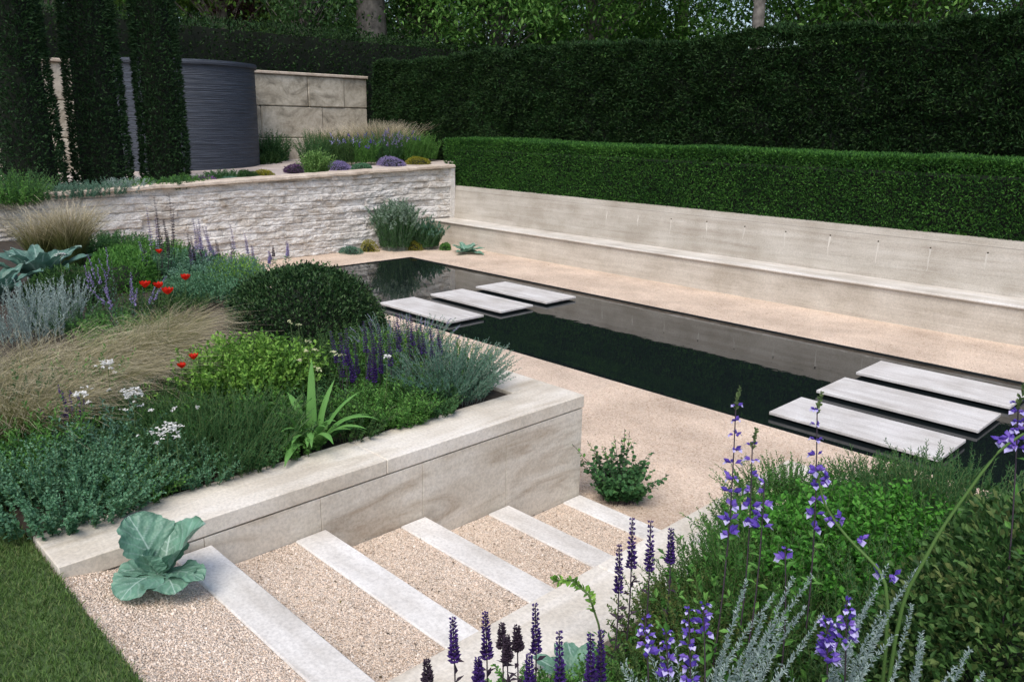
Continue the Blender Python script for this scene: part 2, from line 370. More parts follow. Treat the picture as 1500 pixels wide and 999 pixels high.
# ------------------------------------------------------------------ retaining walls beside the steps
def planter_wall(name, label, x_in, sgn, ends):
    """sgn -1: bed lies to -x of x_in"""
    t = thing(name, label, 'wall', (x_in, 2.4, 0))
    xa, xb = sorted((x_in, x_in + sgn*.36))
    fa, fb = sorted((x_in, x_in + sgn*.09))
    ys = [.775, 2.43, 4.09]
    for a, b_ in zip(ys[:-1], ys[1:]): bx('coping_slab', M['limetop'], t, xa, xb, a+.001, b_-.001, .712, .8, bev=.005)
    e = [.775, 1.39, 2.01, 2.68, 3.35, 4.08]
    for a, b_ in zip(e[:-1], e[1:]): bx('facing_slab', M['facing'], t, fa+(.004 if sgn > 0 else 0), fb-(.004 if sgn < 0 else 0), a+.0012, b_-.0012, -.05, .704, bev=.002)
    ca, cb = sorted((x_in + sgn*.095, x_in + sgn*.34))
    bx('core', M['soil'], t, ca, cb, .8, 3.98, -.05, .71, bev=0)
    # return along the gravel court
    xe = x_in + sgn*10.4
    k = 7; xs = np.linspace(x_in + sgn*.362, xe, k+1)
    for a, b_ in zip(xs[:-1], xs[1:]):
        p, q = sorted((a, b_)); bx('coping_slab', M['limetop'], t, p+.001, q-.001, 3.75, 4.09, .712, .8, bev=.005)
    xs = np.linspace(x_in + sgn*.092, xe, k+1)
    for a, b_ in zip(xs[:-1], xs[1:]):
        p, q = sorted((a, b_)); bx('facing_slab', M['facing'], t, p+.001, q-.001, 3.99, 4.08, -.05, .704, bev=.002)
    return t
planter_wall('retaining_wall', 'pale travertine retaining wall left of the steps with flat coping', SX0, -1, 0)
planter_wall('retaining_wall', 'travertine coping wall right of the steps below the purple salvias', SX1, 1, 0)

# ------------------------------------------------------------------ steps
st_y = [(1.24, 1.42), (1.85, 2.03), (2.51, 2.69), (3.19, 3.37), (3.895, 4.075)]
st_z = [.665, .525, .37, .215, .06]
words = ['topmost white stone step edging beside the large blue-green cabbage plant', 'second white stone step edging down from the cabbage plant', 'middle white stone step edging of the gravel steps',
         'white stone step edging second from the bottom of the steps', 'lowest white stone step edging at the foot of the retaining wall']
for (a, b_), z, lb in zip(st_y, st_z, words):
    V, F = [], []
    nx = 60; ny = 4; z0 = z - .2
    o = bx('step_edging', M['strip'], None, SX0+.003, SX1-.003, a, b_, z0, z, bev=.006)
    tag(o, lb, 'step', 'white stone step edgings')
# gravel pans (structure) with loose pebbles (stuff)
pans = [(.77, st_y[0][0], .75, st_z[0]-.008)] + [(st_y[i][1], st_y[i+1][0], st_z[i+1]-.006, st_z[i+1]-.010) for i in range(4)]
V, F = [], []
for (y0, y1, za, zb) in pans:
    n = len(V); V += [(SX0, y0, za), (SX1, y0, za), (SX1, y1, zb), (SX0, y1, zb)]; F.append([n, n+1, n+2, n+3])
struct(mk('gravel_steps', np.array(V), F, M['gravelstep']))
def pebbles(regs, size, mat):
    Ps = []
    for (x0, x1, y0, y1, za, zb, n) in regs:
        x = rng.uniform(x0, x1, n); y = rng.uniform(y0, y1, n); z = za + (zb-za)*(y-y0)/(y1-y0)
        Ps.append(np.stack([x, y, z + rng.uniform(-.001, .003, n)], 1))
    P = np.concatenate(Ps); k = len(P)
    O = np.array([[1, 0, 0], [0, 1, 0], [-1, 0, 0], [0, -1, 0], [.1, .1, 1], [-.1, 0, -1.]])*.5
    OF = np.array([[0, 1, 4], [1, 2, 4], [2, 3, 4], [3, 0, 4], [1, 0, 5], [2, 1, 5], [3, 2, 5], [0, 3, 5]])
    Rm = frames(rng.normal(size=(k, 3)), 1); S = size*rng.lognormal(0, .35, (k, 1))*rng.uniform(.6, 1.2, (k, 3))
    return place(O, OF, P, Rm, S)
regs = []
for (y0, y1, za, zb) in pans:
    regs.append((SX0+.01, SX1-.01, y0+.005, y1-.005, za, zb, int((y1-y0)*1.5*21000)))
V, F = pebbles(regs, .0065, M['pebble'])
struct(mk('loose_pebbles', V, F, M['pebble']), 'stuff')
V, F = pebbles([(-5, 1, 4.1, 6.45, 0, 0, 26000), (-12, -1, 9.8, 11.4, 0, 0, 14000)], .009, M['pebble'])
struct(mk('loose_pebbles', V, F, M['gravel']), 'stuff')

n = 420; P = np.stack([rng.uniform(-10, .5, n), rng.uniform(4.2, 6.4, n), np.full(n, .006)], 1); P2 = np.stack([rng.uniform(-12, 2, n), rng.uniform(9.85, 11.35, n), np.full(n, .006)], 1)
P3 = np.concatenate([np.stack([rng.uniform(SX0, SX1, 50), rng.uniform(y0, y1, 50), np.full(50, za+.006)], 1) for (y0, y1, za, zb) in pans[1:]]); P = np.concatenate([P, P2, P3])
D = rng.normal(size=(len(P), 3)); D[:, 2] *= .15; V, F = place(LEAFR, LRF, P, frames(D, .15), np.stack([np.full(len(P), .007), rng.uniform(.008, .022, len(P)), np.full(len(P), .01)], 1))
struct(mk('fallen_leaves', V, F, leafmat('fallen_leaf', [(.05, .035, .02), (.12, .08, .04), (.16, .14, .05)], .8, .1)), 'stuff')

# lawn blades
n = 90000
P = np.stack([rng.uniform(-4.6, -2.0, n), .77 - np.abs(rng.uniform(-.006, 1.9, n)), np.full(n, ZL-.008)], 1)
P = P[(P[:, 1] > -.9)]; n = len(P)
d = np.stack([rng.normal(size=n)*.5, rng.normal(size=n)*.5, np.ones(n)], 1); hgt = rng.uniform(.018, .042, n)
pts = P[:, None, :] + unit(d)[:, None, :]*hgt[:, None, None]*np.array([0, .55, 1])[None, :, None]; pts[:, 2, 2] -= hgt*.12
W = np.array([.0016, .0014, .0003])[None, :]*np.ones((n, 1))
V, F = ribbons(pts, W, rng.normal(size=(n, 3))*np.array([1, 1, 0]))
struct(mk('grass', V, F, lm('lawn', (.05, .105, .022), (.08, .155, .035), (.12, .21, .055), (.17, .20, .08))), 'stuff')

# ------------------------------------------------------------------ slabs over the pool
def slab(x0, x1, y0, y1, lb, grp):
    t = thing('stepping_slab', lb, 'stepping stone', ((x0+x1)/2, (y0+y1)/2, -.03), grp)
    bx('slab', M['slab'], t, x0, x1, y0, y1, .010, .041, bev=.004)
    bx('support', plain('support', (.02, .02, .02)) if 'support' not in M else M['support'], t, x0+.12, x1-.12, y0+.12, y1-.12, -.58, .009, bev=0)
M['support'] = plain('support', (.02, .02, .022), .7)
for (x0, x1, nm) in [(-9.63, -8.06, 'far'), (-3.43, -1.93, 'near')]:
    for (y0, y1, wd) in [(6.74, 7.37, 'a'), (7.69, 8.34, 'b'), (8.62, 9.28, 'c')]:
        lb = {('far', 'a'): 'far-end white pool slab beside the planting, partly hidden by the bed', ('far', 'b'): 'middle white slab of the three at the far end of the pool', ('far', 'c'): 'far-end white pool slab closest to the bench',
              ('near', 'a'): 'largest nearest white slab, behind the blue salvia spikes', ('near', 'b'): 'middle white slab of the three at the near right end of the pool', ('near', 'c'): 'near-end white pool slab closest to the bench at right edge'}[nm, wd]
        slab(x0, x1, y0, y1, lb, 'white slabs floating on the pool')

# ------------------------------------------------------------------ bench
t = thing('stone_bench', 'long pale stone bench with high back below the clipped hedge', 'bench', (-6, 11.8, 0))
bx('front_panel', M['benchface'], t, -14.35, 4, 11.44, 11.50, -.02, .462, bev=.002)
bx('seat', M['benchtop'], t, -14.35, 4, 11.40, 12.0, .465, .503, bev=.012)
V, F = box(-14.35, 4, 11.98, 12.3, .3, 1.2)
V[[4, 5], 1] += .06
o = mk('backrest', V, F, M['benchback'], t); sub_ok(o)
# coping joint line and weep holes with lime streaks
bkY = lambda z: 11.98 + .06*(z-.3)/.9
V, F = box(-14.3, 3.9, bkY(1.115)-.0015, bkY(1.115)+.01, 1.111, 1.114)
mk('joint', V, F, plain('joint', (.16, .14, .12)), t)
for k in range(11):
    x = -9.75 + k*.72; z = 1.03 - .01*(k % 3)
    a = np.linspace(0, 2*PI, 9)[:-1]; y = bkY(z)
    r = .012
    V = np.concatenate([np.stack([x + r*np.cos(a), np.full(8, y-.002), z + r*np.sin(a)], 1), np.stack([x + r*np.cos(a), np.full(8, y+.03), z + r*np.sin(a)], 1)])
    F = [list(range(8))] + [[i, (i+1) % 8, 8+(i+1) % 8, 8+i] for i in range(8)]
    if k > 1: mk('weep_hole', V, F, M['twig'], t)
    # streak: irregular thin film of lime below the hole
    zz = np.linspace(z-.012, z-.20-.16*random.random(), 9); wv = .010*np.linspace(1.1, .25, 9)*(1+.5*rng.normal(size=9).clip(-1, 1)); cx = x + .004*np.cumsum(rng.normal(size=9))
    V = np.concatenate([np.stack([cx-wv, bkY(zz)-.0012, zz], 1), np.stack([cx+wv, bkY(zz)-.0012, zz], 1)]); F = [[i, i+1, 10+i, 9+i] for i in range(8)]
    mk('lime_streak', V, F, plain('lime_deposit', (.56, .53, .48)) if 'ld' not in M else M['ld'], t)

# ------------------------------------------------------------------ rough travertine wall at the far end
def rough_wall():
    t = thing('rough_stone_wall', 'low wall of rough white travertine at the end of the pool court', 'wall', (-14.2, 8, 0))
    ny, nz = 760, 130
    Y = np.linspace(.0, 12.0, ny); V = []
    for j in range(nz):
        for i, y in enumerate(Y):
            top = TZ(0, y) + .12 - .06
            z = -.03 + (top+.03)*j/(nz-1)
            zz = z + .035*noise.noise(Vector((y*.8, 2.2, 0))); st = zz*7.6; cr = math.floor(st); fr = st - cr
            cw = .85 + .8*(noise.noise(Vector((cr*5.3, 1, 2)))+.5); cy = y/cw + cr*.37 + .08*noise.noise(Vector((y*2, zz*6, 3))); cc = math.floor(cy); fc = cy - cc
            off = .050*noise.noise(Vector((cr*7.7+.3, cc*3.9+.6, 3))); edge = min(fr, 1-fr)/7.6; ec = min(fc, 1-fc)*cw
            gr = -.022*math.exp(-(edge/.009)**2) - (.012*math.exp(-(ec/.009)**2))
            d_ = off + gr + .030*noise.fractal(Vector((y*3.5, z*7, 1.3+cr)), .75, 2.1, 6)
            V.append((-14.17 + d_, y, z))
    i = np.arange(ny*nz).reshape(nz, ny)
    F = np.stack([i[:-1, :-1], i[:-1, 1:], i[1:, 1:], i[1:, :-1]], -1).reshape(-1, 4)
    mk('wall_face', np.array(V), F, M['rough'], t)
    n = 240; Y = np.linspace(0, 12.0, n); V = []
    prof = [(-14.11, -.06), (-14.085, -.045), (-14.09, -.005), (-14.12, .01), (-14.50, .012), (-14.50, -.06)]
    for y in Y:
        jz = .012*noise.fractal(Vector((y*2.5, 3, 3)), 1, 2, 4); jx = .03*noise.fractal(Vector((y*2.2, 9, 3)), 1, 2, 4)
        for (x, z) in prof: V.append((x + (jx if x > -14.3 else 0), y, TZ(0, y) + .12 + z + jz))
    k = len(prof); i = np.arange(n*k).reshape(n, k); a0 = i[:-1]; b0 = np.roll(i, -1, 1)[:-1]; a1 = i[1:]; b1 = np.roll(i, -1, 1)[1:]
    F = np.stack([a0, b0, b1, a1], -1).reshape(-1, 4); mk('coping', np.array(V), F, M['sandcap'], t, smooth=False)
    V, F = box(-14.5, -14.3, 0, 12.0, -.05, 1.3); mk('core', V, F, M['rough'], t)
    V, F = box(-14.5, -14.13, 11.9, 12.02, -.05, 1.60); mk('end_stone', V, F, M['rough'], t)
rough_wall()

# ------------------------------------------------------------------ back wall of big old blocks, and the slate drum
def back_wall(y0, y1, lb, seed):
    r = random.Random(seed)
    t = thing('block_wall', lb, 'wall', (-20.5, (y0+y1)/2, 1.4))
    zs = [1.25, 2.1, 2.92, 3.72]
    for j in range(3):
        y = y0 - r.uniform(0, .6)
        while y < y1:
            L_ = r.uniform(1.1, 2.0); a, b_ = max(y, y0), min(y+L_, y1)
            if b_-a > .12:
                dx = r.uniform(-.03, .03)
                bx('stone_block', M['block'], t, -20.9, -20.45+dx, a+.006, b_-.006, zs[j]+.006, zs[j+1]-.006, bev=.025)
            y += L_
    bx('coping', M['sandcap'], t, -20.95, -20.38, y0, y1, 3.725, 3.80, bev=.015)
back_wall(8.9, 14.1, 'wall of large pale stone blocks between the slate drum and tall hedge', 3)
back_wall(-2.0, 6.9, 'wall of pale stone blocks behind the three clipped yew columns', 5)
def drum():
    c0 = at(277, 254, 1.38); d = unit(np.array([c0[0], c0[1]])); R_ = 1.68; cx, cy = c0[0] + d[0]*R_, c0[1] + d[1]*R_
    t = thing('slate_drum', 'tall dark blue-grey slate drum between yew column and block wall', 'drum', (cx, cy, 1.3))
    n = 160; rows = 140; z1 = 3.83; V = []
    for j in range(rows+1):
        z = 1.2 + (z1-.1-1.2)*j/rows; base = .012*noise.noise(Vector((0, 0, j*3.7)))
        for i in range(n):
            a = 2*PI*i/n; rr = R_ + base + .006*noise.noise(Vector((math.cos(a)*6, math.sin(a)*6, j*1.9)))
            V.append((cx + rr*math.cos(a), cy + rr*math.sin(a), z))
    i = np.arange((rows+1)*n).reshape(rows+1, n); a0 = i[:-1]; b0 = np.roll(i, -1, 1)[:-1]; a1 = i[1:]; b1 = np.roll(i, -1, 1)[1:]
    mk('slate_courses', np.array(V), np.stack([a0, b0, b1, a1], -1).reshape(-1, 4), M['slate'], t)
    a = np.linspace(0, 2*PI, 97)[:-1]; pr = [(R_-.3, z1-.1), (R_+.05, z1-.1), (R_+.06, z1-.06), (R_+.05, z1), (R_-.3, z1+.01)]
    V = np.array([(cx + r_*math.cos(t_), cy + r_*math.sin(t_), z) for (r_, z) in pr for t_ in a]); i = np.arange(len(pr)*96).reshape(len(pr), 96)
    a0 = i[:-1]; b0 = np.roll(i, -1, 1)[:-1]; a1 = i[1:]; b1 = np.roll(i, -1, 1)[1:]
    mk('rim', V, np.stack([a0, b0, b1, a1], -1).reshape(-1, 4), M['slate'], t)
drum()

# ================================================================== VEGETATION
def hedge(name, lb, x0, x1, y0, y1, z0, z1, dens, L_, mat, ends=True, amp=.05, topw=1.0, zslope=0, topmat=None):
    t = thing(name, lb, 'hedge', ((x0+x1)/2, (y0+y1)/2, z0))
    fields = []
    def und(P): return np.array([noise.fractal(Vector(p*1.1), 1, 2, 4) + .5*noise.noise(Vector(p*4.)) for p in P])
    def big(P): return amp*1.1*np.array([noise.fractal(Vector((p[0]*.35, 7.7, z0)), 1, 2, 3) for p in P])
    def face(n, f, nrm):
        a, b_ = rng.random(n), rng.random(n); P = f(a, b_); P[:, 2] += big(P)*(P[:, 2]-z0)/(z1-z0); P = P + np.array(nrm)*(und(P)[:, None]*amp - np.abs(rng.normal(size=n))[:, None]*.04)
        D = np.array(nrm)[None]*.8 + rng.normal(size=(n, 3))*.55 + np.array([0, 0, .35]); return P, D
    zt = lambda x: z1 + zslope*(x-x0)
    A = (x1-x0)*(z1-z0)
    fs = [face(int(A*dens), lambda a, b_: np.stack([x0+(x1-x0)*a, np.full_like(a, y0), z0+(zt(x0+(x1-x0)*a)-z0)*b_], 1), (0, -1, 0)),
          face(int((x1-x0)*(y1-y0)*dens*topw), lambda a, b_: np.stack([x0+(x1-x0)*a, y0+(y1-y0)*b_, zt(x0+(x1-x0)*a)], 1), (0, 0, 1)),
          face(int((x1-x0)*.12*dens*1.5), lambda a, b_: np.stack([x0+(x1-x0)*a, y0+.06*b_, zt(x0+(x1-x0)*a)-.06*rng.random(len(a))], 1), (0, -.7, .7))]
    if ends: fs.append(face(int((y1-y0)*(z1-z0)*dens), lambda a, b_: np.stack([np.full_like(a, x0), y0+(y1-y0)*a, z0+(z1-z0)*b_], 1), (-1, 0, 0)))
    if ends: fs.append(face(int((y1-y0)*(z1-z0)*dens*.5), lambda a, b_: np.stack([np.full_like(a, x1), y0+(y1-y0)*a, z0+(z1-z0)*b_], 1), (1, 0, 0)))
    P = np.concatenate([f[0] for f in fs]); D = np.concatenate([f[1] for f in fs])
    V, F = place(LEAF, LF, P, frames(D, .8), np.stack([L_*.38*rng.uniform(.7, 1.3, len(P)), L_*rng.uniform(.6, 1.4, len(P)), np.full(len(P), L_)], 1))
    mk('foliage', V, F, mat, t)
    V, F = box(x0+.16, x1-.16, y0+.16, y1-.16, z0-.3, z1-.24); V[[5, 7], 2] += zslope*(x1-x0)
    mk('shade_core', V, F, M['core'], t)  # solid opaque box, coloured as the shade behind the hedge leaves
    return t
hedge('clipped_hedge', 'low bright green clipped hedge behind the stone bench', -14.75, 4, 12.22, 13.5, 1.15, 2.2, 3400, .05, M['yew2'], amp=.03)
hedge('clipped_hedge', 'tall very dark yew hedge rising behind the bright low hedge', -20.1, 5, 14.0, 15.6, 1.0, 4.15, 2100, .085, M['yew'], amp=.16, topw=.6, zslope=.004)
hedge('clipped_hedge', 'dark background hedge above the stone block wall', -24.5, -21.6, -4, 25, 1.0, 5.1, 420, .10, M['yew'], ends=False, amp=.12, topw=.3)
# the hedge above the block wall faces the garden with its +x side
P0 = 26000; a, b_ = rng.random(P0), rng.random(P0)
P = np.stack([np.full(P0, -21.6), -4+29*a, 1.2+3.95*b_], 1); P[:, 0] += .1*np.array([noise.fractal(Vector(p*1.1), 1, 2, 4) for p in P]) + .02
D = np.array([.8, 0, .35]) + rng.normal(size=(P0, 3))*.55
V, F = place(LEAF, LF, P, frames(D, .8), np.stack([np.full(P0, .05), .11*rng.uniform(.6, 1.3, P0), np.full(P0, .1)], 1))
mk('foliage', V, F, M['yew'], [o for o in C.objects if o.get('label') == 'dark background hedge above the stone block wall'][0])

def column(c, r0, r1, h, lb):
    t = thing('yew_column', lb, 'clipped tree', c, 'clipped yew columns')
    n = 16000; a = rng.uniform(0, 2*PI, n); z = rng.random(n); rr = (r0 + (r1-r0)*z)
    P = np.stack([np.cos(a), np.sin(a), z*0], 1); bump = np.array([noise.fractal(Vector((p[0]*1.5+c[0], p[1]*1.5, zz*h*.9)), 1, 2, 4) for p, zz in zip(P, z)])
    rr = rr*(1 + .08*bump) - np.abs(rng.normal(size=n))*.03
    Q = P*rr[:, None] + np.array(c); Q[:, 2] += z*h
    D = P + rng.normal(size=(n, 3))*.6 + np.array([0, 0, .5])
    V, F = place(LEAF, LF, Q, frames(D, .8), np.stack([np.full(n, .032), rng.uniform(.05, .11, n), np.full(n, .08)], 1)); mk('foliage', V, F, M['column'], t)
    V, F = tubes(np.array([[[c[0], c[1], c[2]-.1], [c[0], c[1], c[2]+h*.5], [c[0], c[1], c[2]+h-.1]]]), np.array([[r0-.1, (r0+r1)/2-.1, r1-.1]]), 12); mk('shade_core', V, F, M['core'], t)  # solid dark tube painted as the column's shaded inside
c1, c2, c3 = at(50, 285, 1.3), at(154, 275, 1.33), at(245, 268, 1.38)
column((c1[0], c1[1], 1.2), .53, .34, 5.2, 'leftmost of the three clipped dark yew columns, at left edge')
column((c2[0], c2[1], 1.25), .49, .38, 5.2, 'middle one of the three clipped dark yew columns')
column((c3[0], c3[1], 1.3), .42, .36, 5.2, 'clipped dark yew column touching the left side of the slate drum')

# ---------------- plant generators
def lumps(D, k=14, amp=.22, sharp=6):
    B = unit(rng.normal(size=(k, 3))); A = rng.uniform(-amp, amp, k)
    return 1 + (A[None]*np.exp(sharp*(D @ B.T - 1))).sum(1)
def mound(name, lb, cat, c, r, n, L_, W_, mat, lump=.2, up=.4, depth=.3, core=.78, grp=None, noiseD=.6, flat=.6, down=-.15):
    t = thing(name, lb, cat, c, grp); c = np.array(c)
    D = unit(rng.normal(size=(n*2, 3))); D = D[D[:, 2] > down][:n]; n = len(D)
    f = lumps(D, 18, lump)*(1 - depth*rng.random(n)**2.2 + .09*rng.random(n)**7)
    P = c + D*f[:, None]*np.array(r); P[:, 2] = np.maximum(P[:, 2], c[2]+.005)
    Nn = unit(D/np.array(r)); Dd = Nn + np.array([0, 0, up]) + rng.normal(size=(n, 3))*noiseD
    V, F = place(LEAFR, LRF, P, frames(Dd, flat), np.stack([W_*rng.uniform(.6, 1.2, n), L_*rng.uniform(.6, 1.3, n), np.full(n, L_)], 1))
    mk('foliage', V, F, mat, t)
    if core:  # closed dark hull, its colour standing in for shade between the leaves
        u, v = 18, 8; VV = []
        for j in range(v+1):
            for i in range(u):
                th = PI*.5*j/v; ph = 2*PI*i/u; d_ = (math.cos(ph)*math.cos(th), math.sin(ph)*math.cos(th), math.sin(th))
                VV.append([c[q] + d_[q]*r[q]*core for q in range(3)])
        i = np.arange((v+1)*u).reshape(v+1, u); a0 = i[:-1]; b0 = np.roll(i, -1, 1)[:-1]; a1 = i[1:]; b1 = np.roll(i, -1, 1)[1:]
        mk('shade_core', np.array(VV), np.stack([a0, b0, b1, a1], -1).reshape(-1, 4), M['core'], t, smooth=True)
    return t
def stems(c, n, H, base, lean, wob=.15, hv=.3, K=6, bias=(0, 0)):
    a = rng.uniform(0, 2*PI, n); rr = np.sqrt(rng.random(n)); R_ = np.stack([np.cos(a), np.sin(a)], 1)*rr[:, None]
    h = H*(1 - hv*rng.random(n))*(1 - .25*rr**2); tt = np.linspace(0, 1, K)
    out = R_*lean + rng.normal(size=(n, 2))*wob + np.array(bias)
    P = np.zeros((n, K, 3)); P[:, :, :2] = np.array(c)[:2] + (R_*base)[:, None, :] + out[:, None, :]*(h[:, None]*tt**1.5)[:, :, None]
    P[:, :, 2] = c[2] + h[:, None]*(tt - .18*tt**2*np.linalg.norm(out, axis=1)[:, None])
    return P
def along(P, m, t0, t1):
    n, K, _ = P.shape; t = t0 + (t1-t0)*((np.arange(m)[None] + rng.random((n, m)))/m); f = t*(K-1); i = np.minimum(f.astype(int), K-2); fr = (f-i)[:, :, None]
    idx = np.arange(n)[:, None]; Q = P[idx, i]*(1-fr) + P[idx, i+1]*fr; T = unit(P[idx, i+1] - P[idx, i]); return Q.reshape(-1, 3), T.reshape(-1, 3), t.reshape(-1)
def leaves_on(P, m, t0, t1, L_, W_, ang=.9, taper=.5, flat=.5, tmpl=(LEAFR, LRF)):
    Q, T, t = along(P, m, t0, t1); k = len(Q); s = unit(np.cross(T, rng.normal(size=(k, 3))))
    D = T*math.cos(ang) + s*math.sin(ang) + rng.normal(size=(k, 3))*.12
    sz = (1 - taper*(t-t0)/(t1-t0))*rng.uniform(.75, 1.25, k)
    return place(tmpl[0], tmpl[1], Q, frames(D, flat), np.stack([W_*sz, L_*sz, L_*sz], 1))
def sprigs(name, lb, cat, c, n, H, base, lean, m, L_, W_, mat, smat, ang=.9, t0=.1, rad=.002, grp=None, wob=.15, hv=.35, bias=(0, 0), flower=None, taper=.5, t1=1.0):
    t = thing(name, lb, cat, c, grp); P = stems(c, n, H, base, lean, wob, hv, bias=bias)
    V, F = leaves_on(P, m, t0, t1, L_, W_, ang, taper); mk('foliage', V, F, mat, t)
    V, F = tubes(P, rad*np.linspace(1, .5, P.shape[1])[None]); mk('stem', V, F, smat, t)
    if flower:
        fm, fk, ft, fL, fW, frac = flower
        S = P[:max(1, int(n*frac))]
        V, F = leaves_on(S, fk, ft, 1.0, fL, fW, 1.0, .5, 1, (BLOB, BF)); mk('flower', V, F, fm, t)
    return t
def tuft(name, lb, c, n, L_, base, bias, droop, w_=.0012, mat=None, grp=None, lean=.5, hv=.4, K=9, cat='grass', tint=None, part='blade'):
    t = thing(name, lb, cat, c, grp); a = rng.uniform(0, 2*PI, n); rr = np.sqrt(rng.random(n)); R_ = np.stack([np.cos(a), np.sin(a)], 1)*rr[:, None]
    h = L_*(1 - hv*rng.random(n)); tt = np.linspace(0, 1, K); sub = rng.normal(size=(40, 2))*.22; out = R_*lean + sub[rng.integers(0, 40, n)] + rng.normal(size=(n, 2))*.16 + np.array(bias)
    dr = droop*rng.uniform(.6, 1.4, n)
    P = np.zeros((n, K, 3)); P[:, :, :2] = np.array(c)[:2] + (R_*base)[:, None] + out[:, None, :]*(h[:, None]*(tt**1.8))[:, :, None]
    P[:, :, 2] = c[2] + h[:, None]*(tt - dr[:, None]*tt**2.6)
    P[:, 1:, :] += rng.normal(size=(n, K-1, 3))*h[:, None, None]*.012
    W = w_*np.interp(tt, [0, .5, 1], [1, 1, .3])[None]*rng.uniform(.6, 1.3, (n, 1))
    V, F = ribbons(P, W, np.stack([rng.normal(size=n), rng.normal(size=n), .4*rng.normal(size=n)], 1))
    mk(part, V, F, mat or M['stipa'], t, attr={'t': np.repeat(np.tile(tt, n), 2)})
    return t
def umbel(t, P, r, n, s, mat, part='flower'):
    """flat cluster of small florets round each point"""
    P = np.atleast_2d(P)
    for p in P:
        Q = p + rng.normal(size=(n, 3))*np.array([r, r, r*.45]); D = rng.normal(size=(n*4, 3))*np.array([1, 1, .25]); Q = np.repeat(Q, 4, 0)
        V, F = place(LEAF, LF, Q, frames(D, .2), np.stack([np.full(len(Q), s*.8), np.full(len(Q), s), np.full(len(Q), s)], 1)); mk(part, V, F, mat, t)
def stem_to(t, base, tip, r=.003, mat=None, bend=.05, name='stem', par=None):
    base, tip = np.array(base), np.array(tip); tt = np.linspace(0, 1, 8)[:, None]; P = base*(1-tt) + tip*tt
    P[:, 0] += bend*np.sin(tt[:, 0]*PI); V, F = tubes(P[None], np.linspace(r, r*.6, 8)[None], 5); mk(name, V, F, mat or M['stem'], t, smooth=True); return P
def big_leaf(t, root, az, L_, W_, tilt, curl, cup, mat, ruffle=.04, lobes=0, name='leaf', tw=0, nu=22, nv=14):
    """broad leaf with midrib: tilt = start elevation, curl = change of elevation along the leaf"""
    u = np.linspace(-1, 1, nv*2+1); v = np.linspace(0, 1, nu)
    ds = L_/(nu-1); p = np.zeros(3); mid = []; N_ = []; ph = random.random()*6
    dirh = np.array([math.cos(az), math.sin(az), 0]); sd_ = np.array([-math.sin(az), math.cos(az), 0])
    for k in range(nu):
        e = tilt + curl*v[k]**1.3; T = dirh*math.cos(e) + np.array([0, 0, math.sin(e)]); n_ = -dirh*math.sin(e) + np.array([0, 0, math.cos(e)])
        mid.append(p.copy()); N_.append(n_); p = p + T*ds
    V, A = [], []
    for k in range(nu):
        wv = math.sin(PI*min(1, (v[k]**(1.15 if W_ > .6*L_ else .75))*.97 + .03))**.6*(1 if not lobes else (.55+.45*abs(math.sin(lobes*PI*v[k]+.4))))
        wv = max(wv, .05 if v[k] < .5 else .0)
        for x in u:
            s = x*W_*.5*wv*(1 + .045*math.sin(v[k]*31+ph*(1 if x > 0 else 2)) + .03*math.sin(v[k]*67+ph)); h = cup*abs(x)**1.6*W_*.5*wv + ruffle*L_*abs(x)**2*math.sin(v[k]*16+ph+x*2)*.5 + .012*L_*math.cos((v[k]-abs(x)*.35)*34)*abs(x)**.5
            V.append(np.array(root) + mid[k] + sd_*s + N_[k]*h)
            vein = max(0, 1-abs(x)*W_*wv/(.07*W_*(1.15-v[k])+1e-6)); sv = max(0, math.cos((v[k]-abs(x)*.35)*34 + .5*math.sin(x*9)))**12*(1-abs(x)*.8)*.75
            A.append(min(1, max(vein, sv)))
    c = 2*nv+1; i = np.arange(nu*c).reshape(nu, c); F = np.stack([i[:-1, :-1], i[:-1, 1:], i[1:, 1:], i[1:, :-1]], -1).reshape(-1, 4)
    return mk(name, np.array(V), F, mat, t, smooth=True, attr={'vein': A})
def strap(t, root, az, L_, W_, tilt, curl, mat, name='leaf', K=12, fold=.35, pw=1.6):
    v = np.linspace(0, 1, K); p = np.array(root, float); P = []; dirh = np.array([math.cos(az), math.sin(az), 0])
    for k in range(K):
        P.append(p.copy()); e = tilt + curl*v[k]**pw; p = p + (dirh*math.cos(e) + np.array([0, 0, math.sin(e)]))*L_/(K-1)
    W = W_*.5*np.interp(v, [0, .35, .8, 1], [.8, 1, .6, .03]); V, F = ribbons(np.array(P)[None], W[None], np.array([[-math.sin(az), math.cos(az), 0]]), fold)
    return mk(name, V, F, mat, t, smooth=True)
def poppy(u, v, z, size, lb, tilt=0, zb=.8, col='red'):
    size *= 1.3
    p = np.array(at(u, v, z)); base = (p[0]-.10, p[1]-.04, zb); t = thing('poppy', lb, 'flower', base, 'red poppies among the feather grass')
    stem_to(t, base, p, .0025, bend=.03)
    ca = random.random()*6
    for k in range(4):
        az = ca + k*PI/2; V = []; nu, nv = 7, 9
        for i in range(nu):
            for j in range(nv):
                r_ = i/(nu-1); th = az + (j/(nv-1)-.5)*1.75; rr = size*.5*r_*(1+.06*math.sin(j*3))
                zz = size*.40*r_**1.3*(1 + .12*math.sin(j*1.9+k*2)) + .003*math.sin(j*2.3+k) + (k % 2)*.003
                q = np.array([rr*math.cos(th)*(1-.25*r_**3), rr*math.sin(th)*(1-.25*r_**3), zz]); V.append(p + q)
        i = np.arange(nu*nv).reshape(nu, nv); F = np.stack([i[:-1, :-1], i[:-1, 1:], i[1:, 1:], i[1:, :-1]], -1).reshape(-1, 4)
        mk('petal', np.array(V), F, M[col], t, smooth=True)
